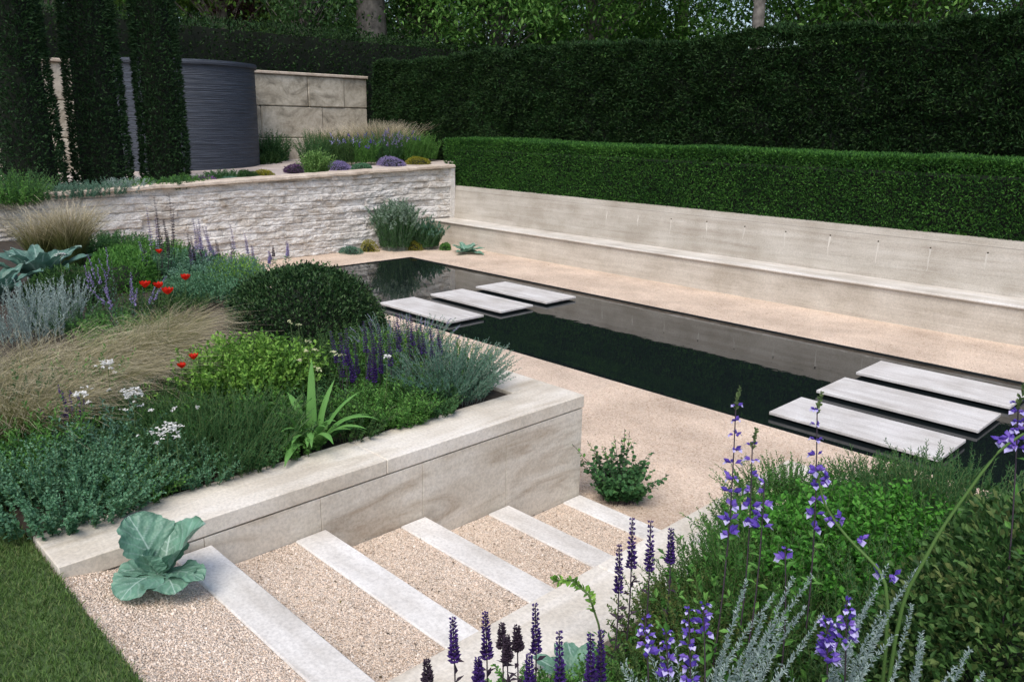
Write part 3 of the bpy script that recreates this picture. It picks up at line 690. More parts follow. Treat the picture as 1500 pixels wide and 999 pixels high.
def spike(t, base, tip, fl, whorls, r, mat, nfl=7, stem=None, leafmat_=None, lip=None, fs=.016, bend=.03, dense=True, name='flower_spike', tailmat=None, leafL=.04):
    P = stem_to(t, base, tip, .003, stem or M['purplestem'], bend)
    tot = np.linalg.norm(P[-1]-P[0]); f0 = 1 - fl/tot
    Q, T = [], []
    for k in range(whorls):
        s = f0 + (1-f0)*k/(whorls-1)*.99; f = s*(len(P)-1); i = min(int(f), len(P)-2); Q.append(P[i]*(1-f+i)+P[i+1]*(f-i)); T.append(P[i+1]-P[i])
    Q = np.array(Q); T = unit(np.array(T)); sc = np.linspace(1, .45, whorls)
    a = rng.uniform(0, 2*PI, (whorls, nfl)) if not dense else (np.arange(nfl)*2*PI/nfl)[None] + rng.uniform(0, 6, (whorls, 1)) + rng.normal(size=(whorls, nfl))*.15
    X = unit(np.cross(T, [.3, .9, .1])); Y = np.cross(T, X)
    S = (np.cos(a)[:, :, None]*X[:, None] + np.sin(a)[:, :, None]*Y[:, None]); D = (S + T[:, None]*.45 + rng.normal(size=S.shape)*.12).reshape(-1, 3)
    s_ = (np.repeat(sc, nfl)*rng.uniform(.8, 1.2, whorls*nfl)); P0 = np.repeat(Q, nfl, 0) + (S*r*.25).reshape(-1, 3)
    V, F = place(BLOB, BF, P0, frames(D, .5), np.stack([fs*.62*s_, fs*s_, fs*.5*s_], 1)); sp = mk(name, V, F, mat, t)
    if lip is not None:
        sel = rng.random(len(P0)) < .75; D2 = D[sel] - T.repeat(nfl, 0)[sel]*1.1
        V, F = place(LEAF, LF, P0[sel] + D[sel]*fs*.25, frames(D2, .3), np.stack([fs*.7*s_[sel], fs*.8*s_[sel], fs*s_[sel]], 1))
        sub_ok(sp); mk('lower_lip', V, F, lip, sp)
    if leafmat_:
        m_ = 9; ii = rng.uniform(.15, f0, m_)*(len(P)-1); i = ii.astype(int); Qp = P[i]*(1-(ii-i))[:, None] + P[i+1]*(ii-i)[:, None]; D = rng.normal(size=(m_, 3)); D[:, 2] = .3
        V, F = place(LEAF, LF, Qp, frames(D, .3), np.stack([np.full(m_, leafL*.4), np.full(m_, leafL), np.full(m_, leafL)], 1)); mk('leaf', V, F, leafmat_, t)
    return sp
ZB = .78
def B(u, v, z=ZB): return at(u, v, z)

# ---------------- LEFT BED
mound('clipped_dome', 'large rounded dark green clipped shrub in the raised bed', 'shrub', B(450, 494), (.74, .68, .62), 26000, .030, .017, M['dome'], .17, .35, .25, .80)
sprigs('green_shrub', 'bright lime green leafy bush in front of the dark dome', 'shrub', B(372, 592), 330, .50, .30, .42, 30, .036, .020, M['bright'], M['stem'], ang=.95, t0=.3, taper=.2)
mound('green_shrub', 'small pale green leafy bush right of the dark dome', 'shrub', B(590, 540), (.30, .25, .34), 2200, .035, .016, M['bright'], .3, .6, .5, .6)
sprigs('glaucous_plant', 'dense blue-green low plant at the lawn end of the raised bed', 'plant', B(95, 735), 420, .33, .42, .7, 40, .026, .018, M['glauc'], M['stem'], ang=1.0)
sprigs('glaucous_plant', 'blue-green trailing plant next to the lawn corner and coping', 'plant', B(190, 712), 260, .28, .28, .6, 34, .024, .016, M['glauc'], M['stem'], ang=1.0)
sprigs('feathery_plant', 'dark feathery green plant behind the coping left of the strap leaves', 'plant', B(330, 672), 300, .42, .34, .5, 46, .032, .003, M['ferny'], M['stem'], ang=.6)
sprigs('feathery_plant', 'feathery green plant directly behind the cabbage and coping', 'plant', B(250, 668), 220, .36, .26, .4, 46, .034, .003, M['ferny'], M['stem'], ang=.6)
sprigs('lavender', 'grey-green lavender mound spilling over the corner of the coping', 'plant', (B(680, 582)[0]-.1, 3.42, ZB), 380, .42, .27, .8, 44, .028, .010, M['lav'], M['silverstem'], ang=.7, flower=None)
sprigs('lavender', 'grey-green lavender behind the corner mound, with thin mauve spikes', 'plant', (-4.75, 3.55, ZB), 130, .50, .25, .5, 36, .03, .009, M['lav'], M['silverstem'], ang=.7, flower=(M['mauve'], 14, .86, .010, .006, .35))
sprigs('leafy_plant', 'mid green leafy plant along the coping below the purple salvias', 'plant', B(560, 612), 170, .28, .30, .5, 26, .034, .016, M['mid'], M['stem'], ang=1.0)
sprigs('leafy_plant', 'dark green leafy clump between the strap leaves and lavender', 'plant', B(620, 590), 130, .28, .22, .5, 26, .03, .013, M['ferny'], M['stem'], ang=1.0)
sprigs('leafy_plant', 'small green clump overhanging the middle of the coping', 'plant', B(590, 622), 60, .14, .12, .8, 20, .022, .012, M['mid'], M['stem'], ang=1.0)
sprigs('leafy_plant', 'dark low foliage under the bright green bush', 'plant', B(330, 630), 200, .26, .34, .5, 30, .035, .015, M['dark'], M['stem'], ang=1.0)
sprigs('leafy_plant', 'dark leafy filler behind the purple salvias and dome', 'plant', B(520, 545), 240, .38, .45, .4, 30, .035, .015, M['dark'], M['stem'], ang=1.0)
for k, (y_, m_, nm) in enumerate([(1.30, 'mid', 'first small green clump creeping over the coping from the lawn end'), (1.58, 'glauc', 'small blue-green clump on the coping behind the cabbage'), (1.85, 'ferny', 'small feathery tuft over the coping near the second step'), (2.12, 'mid', 'green tuft over the coping left of the strap leaves'),
        (2.52, 'dark', 'dark tuft over the coping right of the strap leaves'), (2.82, 'mid', 'bright green tuft over the coping below the purple salvias'), (3.10, 'ferny', 'feathery tuft over the coping left of the lavender')]):
    sprigs('edging_plant', nm, 'plant', (-3.90, y_, ZB+.01), 90, .20, .16, .7, 26, .024, .012, M[m_], M['stem'], ang=1.0)
# strap-leaved plant
c = B(455, 655); t = thing('strap_leaved_plant', 'plant with long arching fresh green strap leaves over the coping', 'plant', c)
for k, (az, L_, tl, cu, W_) in enumerate([(2.4, .50, 1.45, -.3, .045), (-.2, .42, .95, -1.6, .045), (.35, .44, .9, -1.3, .04), (-.9, .40, .75, -1.9, .05), (-1.7, .36, .7, -1.8, .05), (-2.4, .34, .8, -1.6, .045),
        (3.0, .40, 1.1, -1.2, .045), (1.2, .42, 1.15, -.9, .045), (1.8, .40, 1.3, -.6, .04), (-.5, .34, 1.2, -2.4, .04), (.8, .46, 1.0, -1.7, .04), (-1.3, .28, 1.1, -2.6, .045), (2.0, .30, .8, -1.0, .04), (.1, .34, 1.3, -1.5, .04)]):
    strap(t, (c[0]+.03*math.cos(az), c[1]+.03*math.sin(az), c[2]), az, L_, W_*1.35, tl, cu, M['iris'])
for k in range(12):
    az = rng.uniform(-2.6, 1.4); strap(t, (c[0]+.04*math.cos(az), c[1]+.04*math.sin(az), c[2]), az, rng.uniform(.26, .42), rng.uniform(.035, .055), rng.uniform(.7, 1.4), rng.uniform(-2.0, -.8), M['iris'])
# salvias, purple (left bed)
for i, (u, v, u2, v2, lb) in enumerate([(520, 512, 530, 590, 'deep purple salvia behind the strap leaves'), (492, 542, 500, 600, 'deep purple salvia just right of the bright bush'), (585, 486, 590, 570, 'deep purple salvia left of the lavender mound'), (612, 492, 612, 575, 'deep purple salvia touching the lavender mound'), (552, 525, 556, 592, 'deep purple salvia in the middle of the purple drift')]):
    b0 = np.array(B(u2, v2)); t = thing('purple_salvia', lb, 'flower', tuple(b0), 'deep purple salvias in the raised bed')
    for k in range(5):
        o_ = rng.normal(size=3)*np.array([.06, .06, 0]); bb = b0 + o_; hh = .36 + .2*random.random()
        spike(t, bb, bb + np.array([rng.normal()*.03, rng.normal()*.03, hh]), .20, 14, .014, M['purple'], 7, fs=.020, leafmat_=M['ferny'])
# stipa grasses
wd = np.array([.70, .72])
for (u, v, n, L_, bs, bi, dr, lb) in [(40, 655, 2300, .64, .20, .30, .28, 'blonde feather grass clump at the left edge above the blue-green plant'), (130, 602, 2200, .66, .20, .45, .38, 'blonde feather grass clump beside the white flowers'),
        (212, 552, 2200, .70, .20, .50, .42, 'blonde feather grass clump below the three poppies'), (75, 580, 1700, .66, .22, .40, .32, 'blonde feather grass clump behind the left-edge grass'),
        (252, 516, 1500, .62, .18, .34, .42, 'blonde feather grass clump leaning against the dark dome'), (-50, 630, 1600, .72, .2, .3, .3, 'blonde feather grass clump cut by the left edge of the picture')]:
    tuft('feather_grass', lb, B(u, v), n, L_, bs, wd*bi*.85, dr*1.35, grp='blonde feather grasses blown to the right')
for (u, v, H_, n_, m_, lb) in [(300, 622, .40, 60, 'bright', 'yellow-green shoots among the dark feathery foliage'), (265, 655, .34, 60, 'mid', 'fresh green shoots beside the wide white flower cluster'), (410, 640, .36, 70, 'mid', 'fresh green leafy stems left of the strap leaves'),
        (540, 570, .46, 90, 'mid', 'tall green leafy stems among the purple salvias'), (600, 560, .42, 80, 'bright', 'light green leafy stems between the purple salvias and lavender'), (70, 690, .46, 70, 'mid', 'green stems rising through the blue-green plant'), (160, 690, .42, 60, 'lav', 'grey-green stems rising behind the blue-green plant'),
        (140, 610, .50, 70, 'mid', 'green stems growing through the lower feather grass'), (40, 640, .52, 70, 'ferny', 'dark green stems growing through the left-edge feather grass')]:
    sprigs('leafy_plant', lb, 'plant', B(u, v), n_, H_, .18, .35, 24, .045, .016, M[m_], M['stem'], ang=.8, wob=.25, hv=.6)
# poppies
for (u, v, z, s, lb) in [(213, 421, 1.42, .075, 'left one of the three red poppies above the grass'), (232, 422, 1.40, .07, 'middle one of the three close red poppies'), (246, 431, 1.38, .08, 'right, lowest one of the three close red poppies'),
        (272, 410, 1.35, .075, 'single red poppy right of the three close ones'), (233, 371, 1.30, .065, 'small red poppy highest and farthest, before the rough wall'), (284, 526, 1.18, .055, 'red poppy at left edge of the bright green bush'), (266, 539, 1.15, .05, 'small orange-red poppy left of the bright bush, lowest')]:
    poppy(u, v, z, s, lb)
# white flowers
for (u, v, z, r, n, lb) in [(158, 532, 1.25, .035, 30, 'white flower head against the feather grass'), (195, 575, 1.2, .038, 34, 'brightest white flower cluster below the feather grass'), (245, 627, 1.1, .05, 34, 'wide white flower cluster left of feathery green plant'), (118, 576, 1.2, .03, 16, 'faint white flower head in the lower feather grass'),
        (88, 372, 1.35, .035, 14, 'white flower beside the silver artichoke leaves'), (185, 340, 1.35, .03, 12, 'white flower against the rough wall at left'), (567, 522, 1.22, .014, 10, 'small white flower right of the purple salvias')]:
    p = np.array(at(u, v, z)); b0 = (p[0]-.05, p[1]-.02, ZB); t = thing('white_flower', lb, 'flower', b0, 'white flowers in the raised bed')
    stem_to(t, b0, p, .003, bend=.02); umbel(t, p, r*.75, int(n*1.4), .014, M['white'])
t = thing('white_flower', 'scatter of tiny cream flowers on thin stems above the bright bush', 'flower', B(450, 600))
for (u, v) in [(425, 472), (437, 476), (452, 515), (487, 515), (497, 519), (438, 528), (462, 512), (450, 500), (466, 540)]:
    p = np.array(at(u, v, 1.3)); stem_to(t, (p[0]*.5+B(450, 600)[0]*.5, p[1]*.5+B(450, 600)[1]*.5, ZB), p, .002, bend=.01); umbel(t, p, .008, 6, .013, M['cream'])
t = thing('white_flower', 'scatter of tiny white flowers below the bright cluster', 'flower', B(190, 650))
for (u, v) in [(160, 570), (207, 594), (222, 600), (180, 600), (255, 598), (230, 648), (168, 545), (290, 596), (258, 640), (130, 590)]:
    p = np.array(at(u, v, 1.1)); stem_to(t, (p[0]-.02, p[1], ZB), p, .002, bend=.01); umbel(t, p, .008, 5, .012, M['white'])
sprigs('leafy_plant', 'dark green foliage carrying the white flowers', 'plant', B(220, 640), 260, .34, .36, .4, 30, .03, .013, M['dark'], M['stem'], ang=1.0)
sprigs('purple_salvia', 'two faded purple salvia spikes beside the lower feather grass', 'flower', B(115, 668), 10, .42, .10, .3, 12, .035, .012, M['ferny'], M['purplestem'], flower=(M['purple'], 30, .62, .02, .012, 1))
# far part of the left bed
def bigrosette(name, lb, cat, c, n, L_, W_, mat, tl, lob, cup=.25, ruffle=.05, grp=None, curl=-.9):
    t = thing(name, lb, cat, c, grp)
    for k in range(n):
        az = k*2.4 + random.random()*.3; f = k/n; big_leaf(t, (c[0]+.02*math.cos(az), c[1]+.02*math.sin(az), c[2]+.02), az, L_*(1-.35*f), W_*(1-.3*f), tl[0]+(tl[1]-tl[0])*f, curl, cup, mat, ruffle, lob, nu=16, nv=7)
    return t
bigrosette('artichoke_plant', 'silvery artichoke plant with big arching leaves at the left edge', 'plant', B(62, 420), 14, .75, .26, M['artichoke'], (.7, 1.35), 0)
bigrosette('artichoke_plant', 'smaller silvery broad-leaved plant cut by the left edge', 'plant', B(0, 440), 9, .6, .22, M['artichoke'], (.7, 1.3), 0)
mound('green_shrub', 'dense mid green bush right of the silver artichoke', 'shrub', B(185, 420), (.42, .36, .36), 3600, .045, .015, M['mid'], .2, .5, .4, .65)
mound('green_shrub', 'dark green bush below the silver artichoke leaves', 'shrub', B(100, 440), (.5, .4, .30), 3000, .045, .015, M['dark'], .2, .5, .4, .65)
for i, (u, v, s, lb) in enumerate([(40, 500, 1, 'silvery grey spiky plant at left edge above the feather grass'), (85, 478, .9, 'silvery grey spiky plant beside the green bush')]):
    sprigs('silver_plant', lb, 'plant', B(u, v), 90, .55*s, .28, .35, 44, .028, .007, M['silver'], M['silverstem'], ang=.6, taper=.3)
sprigs('glaucous_plant', 'blue-green plant in front of the rough wall, left of the dome', 'plant', B(300, 440), 200, .36, .36, .4, 28, .045, .018, M['glauc'], M['stem'], ang=1.0)
sprigs('glaucous_plant', 'pale blue-green plant between the poppies and the dome', 'plant', B(335, 420), 160, .34, .32, .4, 28, .04, .016, M['lav'], M['stem'], ang=1.0)
mound('green_shrub', 'yellow-green shoots at the left shoulder of the dark dome', 'shrub', B(350, 432), (.3, .3, .36), 1500, .03, .01, M['bright'], .3, .7, .5, .5)
sprigs('catmint', 'mauve catmint spikes left of the poppies', 'flower', B(195, 490), 11, .66, .16, .25, 20, .03, .01, M['lav'], M['purplestem'], flower=(M['mauve'], 26, .55, .022, .014, .8))
sprigs('catmint', 'tall mauve catmint behind the feather grass at left', 'flower', B(160, 450), 9, .6, .18, .25, 20, .03, .01, M['lav'], M['purplestem'], flower=(M['mauve'], 24, .55, .022, .014, .8))
for i, (u, v, vt, lb) in enumerate([(225, 415, 312, 'tall thin blue salvia leftmost before the rough wall'), (240, 412, 295, 'tall thin brown-stemmed salvia seedhead before the rough wall'), (258, 410, 290, 'tallest thin salvia seedhead before the rough wall'), (288, 408, 322, 'mauve salvia pair in the middle of the wall'),
        (300, 405, 318, 'mauve salvia spike right of the pair'), (320, 402, 330, 'thin mauve salvia before the wall, second from right'), (345, 400, 330, 'thin salvia spike rightmost before the rough wall'), (405, 395, 350, 'single mauve salvia tip above the dark dome')]):
    b0 = np.array(B(u, v)); px = 134; t = thing('blue_salvia', lb, 'flower', tuple(b0), 'thin salvias against the rough wall')
    H_ = (v-vt)/px*1.08
    for k in range(5):
        bb = b0 + rng.normal(size=3)*np.array([.10, .10, 0]); hh = H_*(1-.14*k)
        spike(t, bb, bb + np.array([rng.normal()*.05, rng.normal()*.05, hh]), hh*.5, 15, .016, M['mauve'] if k != 2 and i not in (1, 2) else M['darkbud'], 5, fs=.024, leafmat_=M['glauc'], leafL=.06)
tuft('tawny_grass', 'tawny brown feather grass before the rough wall at upper left', B(108, 388), 1300, .92, .12, (.03, .03), .14, w_=.0028, lean=.28)
tuft('tawny_grass', 'pale olive feather grass left of the tawny one', B(62, 388), 900, .80, .12, (.0, .03), .14, w_=.0028, lean=.28)
for k in range(9):      # low filler so that no bare soil shows in the bed
    u, v = [(20, 700), (300, 560), (420, 610), (180, 500), (240, 460), (120, 480), (640, 545), (480, 560), (380, 640)][k]
    lb = ['green ground foliage at the left edge over the blue-green plant', 'green foliage between grass and bright bush', 'green foliage under the cream flowers', 'green foliage behind the poppies', 'green foliage at the foot of the far poppies',
          'green foliage behind the silver spikes', 'green foliage behind the lavender', 'green foliage behind the strap leaves', 'green foliage between feathery plant and strap leaves'][k]
    sprigs('leafy_plant', lb, 'plant', B(u, v), 150, .26, .38, .4, 22, .035, .014, M[['mid', 'dark', 'ferny'][k % 3]], M['stem'], ang=1.0)

for (u, v, H_, m_, lb) in [(215, 385, .34, 'mid', 'green leafy bush before the rough wall, behind the catmint'), (160, 372, .34, 'ferny', 'green bush behind the tawny grass foot'), (265, 400, .32, 'glauc', 'blue-green leafy clump under the thin salvias'), (320, 412, .30, 'lav', 'grey-green leafy clump nearest the dome under the thin salvias')]:
    sprigs('leafy_plant', lb, 'plant', B(u, v), 260, H_, .50, .4, 30, .045, .02, M[m_], M['stem'], ang=1.0)
# cabbage
c = (-3.19, 1.10, .705); t = thing('cabbage_plant', 'large blue-green cabbage plant growing in the gravel at the top step', 'plant', c)
for (az, L_, W_, tl, cu, cp) in [(-2.85, .27, .25, 1.05, -.35, .35), (1.15, .26, .25, 1.05, -.35, .35), (-1.15, .21, .22, .45, -1.1, .10), (-.15, .20, .21, .5, -1.1, .12), (.35, .22, .14, .5, -.9, .2), (-2.2, .17, .16, .4, -.9, .2), (2.4, .20, .2, 1.0, -.4, .4), (-1.6, .12, .12, 1.25, -.3, .7), (-.4, .10, .10, 1.3, -.2, .8)]:
    big_leaf(t, (c[0]+.02*math.cos(az), c[1]+.02*math.sin(az), c[2]+.05), az, L_, W_, tl, cu, cp, M['cabbage'], .07, 0, nu=44, nv=22)
V, F = tubes(np.array([[[c[0], c[1], .69], [c[0], c[1], .74], [c[0], c[1], .80]]]), np.array([[.018, .016, .012]]), 7); mk('stem', V, F, M['stem'], t)

# foot of the right end of wall
c = (-3.28, 4.33, 0)
sprigs('alchemilla', 'green leafy clump at the foot of the retaining wall corner', 'plant', c, 105, .44, .13, .5, 17, .042, .040, M['ferny'], M['purplestem'], ang=1.1, t0=.15, taper=.3, wob=.25, hv=.6)
t = thing('thin_stemmed_plant', 'wiry reddish stems with tiny leaves above the clump at the wall corner', 'plant', (-3.3, 4.3, 0))
for (u, v) in [(915, 628), (900, 640), (882, 655), (838, 650), (922, 632), (860, 645)]:
    p = hd(u, v, 5.3 if u > 850 else 5.2); P = stem_to(t, (-3.3, 4.3, 0), p, .0025, M['purplestem'], bend=.03); V, F = leaves_on(P[None], 9, .75, 1, .03, .02, 1.0); mk('leaf', V, F, M['mid'], t)

# ---------------- court end
sprigs('grey_shrub', 'pointed grey-green shrub in the corner where bench meets rough wall', 'shrub', at(580, 366, 0), 380, 1.12, .30, .20, 60, .06, .014, M['ferny'], M['silverstem'], ang=.8, flower=(lm('palegreen', (.16, .24, .17), (.25, .34, .26)), 12, .85, .05, .03, .6))
sprigs('grey_shrub', 'bushy grey-green plant right of the pointed shrub by the bench end', 'shrub', at(622, 364, 0), 260, .68, .28, .28, 50, .06, .014, M['ferny'], M['silverstem'], ang=.8, flower=(M['lav'], 10, .85, .04, .02, .5))
mound('small_mound', 'yellow-green low mound left of the pointed shrub', 'plant', at(540, 368, 0), (.17, .17, .22), 900, .03, .014, M['yellow'], .2, .4, .4, .7)
mound('small_mound', 'yellow-green low mound before the bench-end shrubs', 'plant', at(605, 366, 0), (.2, .17, .18), 900, .03, .014, M['yellow'], .2, .4, .4, .7)
mound('small_mound', 'silver-green flat mound at the foot of the rough wall', 'plant', at(515, 371, 0), (.24, .2, .13), 1000, .03, .014, M['lav'], .2, .4, .4, .7)
mound('small_mound', 'tiny dark green mound leftmost at the rough wall foot', 'plant', at(495, 364, 0), (.16, .16, .2), 800, .03, .014, M['dark'], .2, .4, .4, .7)
mound('small_mound', 'little green mound beside the bench front left end', 'plant', at(653, 366, 0), (.12, .12, .16), 600, .035, .02, M['mid'], .2, .4, .4, .7)
bigrosette('silver_rosette', 'blue-green broad-leaved rosette on the gravel beside the bench', 'plant', at(683, 371, 0), 10, .42, .22, M['cabbage'], (.1, .9), 0, curl=-.3)

# ---------------- upper terrace planting
def U(u, v, dx=0):
    p = at(u, v, 1.5); return (p[0]+dx, p[1], TZ(0, p[1])+.005)
sprigs('green_shrub', 'bright green upright plant on the terrace edge above the rough wall', 'shrub', (-14.85, 8.95, TZ(0, 8.95)), 150, .62, .20, .3, 30, .05, .022, lm('fresh', (.07, .17, .04), (.13, .27, .06), (.22, .36, .12)), M['stem'], ang=.9, t0=.1, taper=.2)
for (u, v, r, m_, lb) in [(436, 251, (.3, .3, .16), 'darkviolet', 'dusky purple low mound left of the bright terrace plant'), (495, 249, (.34, .3, .18), 'mauve', 'mauve low mound right of the bright terrace plant'), (575, 246, (.42, .3, .2), 'mauve', 'broad lilac mound on the terrace edge'),
        (385, 258, (.24, .24, .17), 'yellow', 'olive yellow mound on the terrace before the slate drum'), (365, 259, (.2, .2, .18), 'dark', 'small dark green mound before the slate drum'), (612, 245, (.3, .3, .18), 'yellow', 'yellow-green mound near the right end of the terrace edge'),
        (530, 250, (.25, .2, .13), 'glauc', 'blue-green low mound between the two mauve mounds'), (300, 264, (.34, .25, .15), 'thyme', 'pink-purple flowering mat before the slate drum'), (338, 262, (.3, .25, .12), 'lav', 'pale grey-green mat before the slate drum')]:
    if m_ == 'darkviolet': lm('darkviolet', (.05, .02, .06), (.10, .05, .12), (.16, .09, .2))
    if m_ == 'thyme': lm('thyme', (.03, .08, .03), (.05, .11, .04), (.25, .08, .32), (.3, .12, .38))
    mound('low_mound', lb, 'plant', U(u, v), r, 1400, .035, .016, M[m_], .15, .4, .3, .8)
for (u, v, n, H_, m_, fl, lb) in [(478, 246, 150, .95, 'ferny', None, 'dark blue-green bushy plant behind the bright terrace plant'), (520, 246, 120, .9, 'dark', (M['palelip'], 5, .85, .045, .035, .14), 'plant with small blue flowers in the middle of the terrace border'),
        (548, 246, 120, .85, 'mid', (M['violet'], 6, .85, .045, .035, .15), 'plant with pale blue flowers in the terrace border'), (585, 245, 130, .95, 'ferny', (M['mauve'], 8, .8, .045, .03, .25), 'mauve flowered plant under the reddish terrace grass'),
        (615, 244, 120, .9, 'mid', (M['violet'], 5, .85, .04, .03, .08), 'upright green plant at the right of the terrace border'), (505, 243, 90, .85, 'bronze', None, 'bronze dark plant among the blue terrace flowers'), (640, 243, 140, .8, 'mid', None, 'green upright plant beside the low hedge end')]:
    sprigs('border_plant', lb, 'plant', U(u, v, -.5), n, H_, .30, .25, 34, .07, .018, M[m_], M['stem'], ang=.7, flower=fl)
tuft('terrace_grass', 'reddish feather grass topping the terrace border', U(580, 243, -.9), 1200, 1.15, .35, (.0, .0), .08, w_=.004)
tuft('terrace_grass', 'tawny feather grass above the blue terrace flowers', U(515, 243, -.9), 900, 1.0, .3, (0, 0), .08, w_=.004)
tuft('terrace_grass', 'pale feather grass against the tall dark hedge end', U(610, 243, -.9), 900, 1.1, .3, (0, 0), .08, w_=.004)
sprigs('border_plant', 'low climbing foliage against the block wall right of the drum', 'plant', (-20.2, 10.8, 1.45), 160, .95, .45, .3, 30, .09, .03, M['ferny'], M['stem'])
sprigs('border_plant', 'dark foliage at the foot of the block wall', 'plant', (-19.6, 10.2, 1.4), 120, .45, .5, .3, 30, .08, .03, M['dark'], M['stem'])
for k, (u, v, lb) in enumerate([(85, 275, 'silvery grey mat at the terrace edge under the first yew column'), (120, 274, 'silvery grey mat before the gap of the first two columns'), (155, 272, 'silvery grey mat with upright tips below the middle column'), (185, 270, 'silvery grey mat rightmost on the terrace edge')]):
    sprigs('silver_mat', lb, 'plant', U(u, v), 90, .30, .32, .6, 30, .045, .014, M['lav'] if k != 3 else M['silver'], M['silverstem'], ang=.8)
for k, (u, v, lb) in enumerate([(215, 268, 'green mat under the right yew column'), (250, 267, 'green mat left of the purple flowering mat'), (275, 265, 'low green mat at the foot of the slate drum'), (330, 259, 'green mat behind the pale grey mat'), (15, 282, 'leafy green plant below the leftmost yew column'), (35, 280, 'green leafy plant beside the leftmost column base')]):
    sprigs('green_mat', lb, 'plant', U(u, v), 110, .26 if k < 4 else .6, .36, .6, 26, .05, .022, M[['mid', 'ferny'][k % 2]], M['stem'], ang=1)

# ---------------- RIGHT BED (foreground)
mound('dark_shrub', 'dark green leafy shrub filling the lower right corner', 'shrub', (-.36, 2.50, ZB), (.46, .50, .76), 26000, .028, .016, M['shrub'], .15, .3, .5, .60)
mound('dark_shrub', 'dark leafy shrub at the right edge in front of the pool end', 'shrub', (-.16, 3.15, ZB), (.46, .42, .60), 11000, .030, .017, M['shrub'], .12, .3, .5, .60)
lm('brightmid', (.03, .12, .015), (.06, .22, .025), (.11, .33, .045))
sprigs('green_shrub', 'bright green small-leaved bush before the nearest pool slab', 'shrub', (-1.00, 2.98, ZB), 560, .50, .34, .42, 40, .028, .018, M['brightmid'], M['stem'], ang=1.0, t0=.3, taper=.2)
sprigs('green_shrub', 'low bright green bush left of the larger one, under the tall blue spike', 'shrub', (-1.34, 2.98, ZB), 260, .32, .22, .42, 36, .025, .014, M['brightmid'], M['stem'], ang=1.0, t0=.2, taper=.2)
sprigs('feathery_plant', 'dark feathery plant with two upright tips before the pool slabs', 'plant', (-.98, 3.60, ZB), 420, .50, .36, .3, 60, .036, .006, M['ferny'], M['stem'], ang=.7)
sprigs('feathery_plant', 'fine bluish feathery plant right of the bright green bush', 'plant', (-.62, 3.35, ZB), 400, .46, .36, .35, 60, .036, .006, M['ferny'], M['stem'], ang=.7)
sprigs('feathery_plant', 'airy mass of fine green stems in the middle of the near bed', 'plant', (-1.10, 2.55, ZB), 520, .42, .42, .35, 60, .026, .006, M['fine'], M['stem'], ang=.8)
sprigs('feathery_plant', 'fine dark green foliage under the arching stem', 'plant', (-.72, 2.70, ZB), 460, .50, .36, .3, 60, .028, .007, M['ferny'], M['stem'], ang=.8)
sprigs('feathery_plant', 'fine green foliage between the herb and the bright bush', 'plant', (-1.30, 2.60, ZB), 340, .36, .24, .35, 56, .022, .007, M['fine'], M['stem'], ang=.8)
sprigs('euphorbia', 'grey-green airy plant with cream tips at the edge of the near bed', 'plant', (-1.50, 3.00, ZB), 240, .32, .20, .5, 40, .020, .011, M['fine'], M['stem'], ang=1.0, flower=(M['cream'], 6, .92, .010, .008, .3))
sprigs('euphorbia', 'grey-green foliage hiding the far corner of the right coping', 'plant', (-1.62, 3.50, ZB), 260, .28, .24, .6, 40, .020, .011, M['fine'], M['stem'], ang=1.0)
sprigs('euphorbia', 'grey-green foliage over the back coping below the bright bush', 'plant', (-1.25, 3.72, ZB), 300, .34, .28, .5, 44, .022, .010, M['fine'], M['stem'], ang=1.0)
sprigs('leafy_plant', 'olive bronze herb with tiny leaves behind the blue flowers', 'plant', (-1.22, 2.20, ZB), 560, .34, .27, .38, 60, .018, .011, M['bronze'], M['stem'], ang=1.0)
sprigs('leafy_plant', 'olive green herb foliage at the bottom edge under blue flowers', 'plant', (-1.12, 1.88, ZB), 420, .25, .26, .4, 56, .018, .011, M['shrub'], M['stem'], ang=1.0)
sprigs('leafy_plant', 'green foliage under the purple salvias at the bottom edge', 'plant', (-1.40, 1.50, ZB), 260, .18, .20, .4, 46, .024, .012, M['mid'], M['stem'], ang=1.0)
sprigs('leafy_plant', 'fresh green leaves in the bottom middle under the blue flowers', 'plant', (-1.22, 1.66, ZB), 340, .22, .22, .4, 46, .024, .013, M['mid'], M['stem'], ang=1.0)
sprigs('leafy_plant', 'broader-leaved fresh green shoots in the fine foliage of the near bed', 'plant', (-1.05, 2.45, ZB), 90, .46, .40, .35, 18, .05, .024, M['mid'], M['stem'], ang=.9)
sprigs('leafy_plant', 'dark green foliage behind the silver spikes', 'plant', (-.92, 2.20, ZB), 420, .36, .36, .35, 50, .026, .009, M['dark'], M['stem'], ang=.8)
sprigs('leafy_plant', 'dark green foliage between silver spikes and the dark shrub', 'plant', (-.62, 2.25, ZB), 420, .40, .32, .35, 50, .028, .010, M['dark'], M['stem'], ang=.8)
bigrosette('glaucous_plant', 'blue-green broad-leaved plant beside the coping right of steps', 'plant', (-1.50, 1.80, ZB), 14, .17, .085, M['cabbage'], (.3, 1.3), 0, curl=-.5)
# pale green curled tip
sprigs('leafy_plant', 'small dusty green foliage between coping and olive herb', 'plant', (-1.46, 2.42, ZB), 120, .16, .16, .5, 30, .02, .011, M['bronze'], M['stem'], ang=1.0)
t = thing('spurge', 'pale green curling spurge shoot over the right coping', 'plant', (-1.5, 1.95, ZB))
P = np.array([[-1.5, 1.95, ZB], [-1.52, 1.93, .95], [-1.56, 1.92, 1.05], [-1.62, 1.90, 1.09], [-1.68, 1.87, 1.07]])
V, F = tubes(P[None], np.full((1, 5), .004), 5); mk('stem', V, F, M['stem'], t); V, F = leaves_on(P[None], 60, .35, 1, .028, .016, 1.1, .2); mk('foliage', V, F, M['bright'], t)
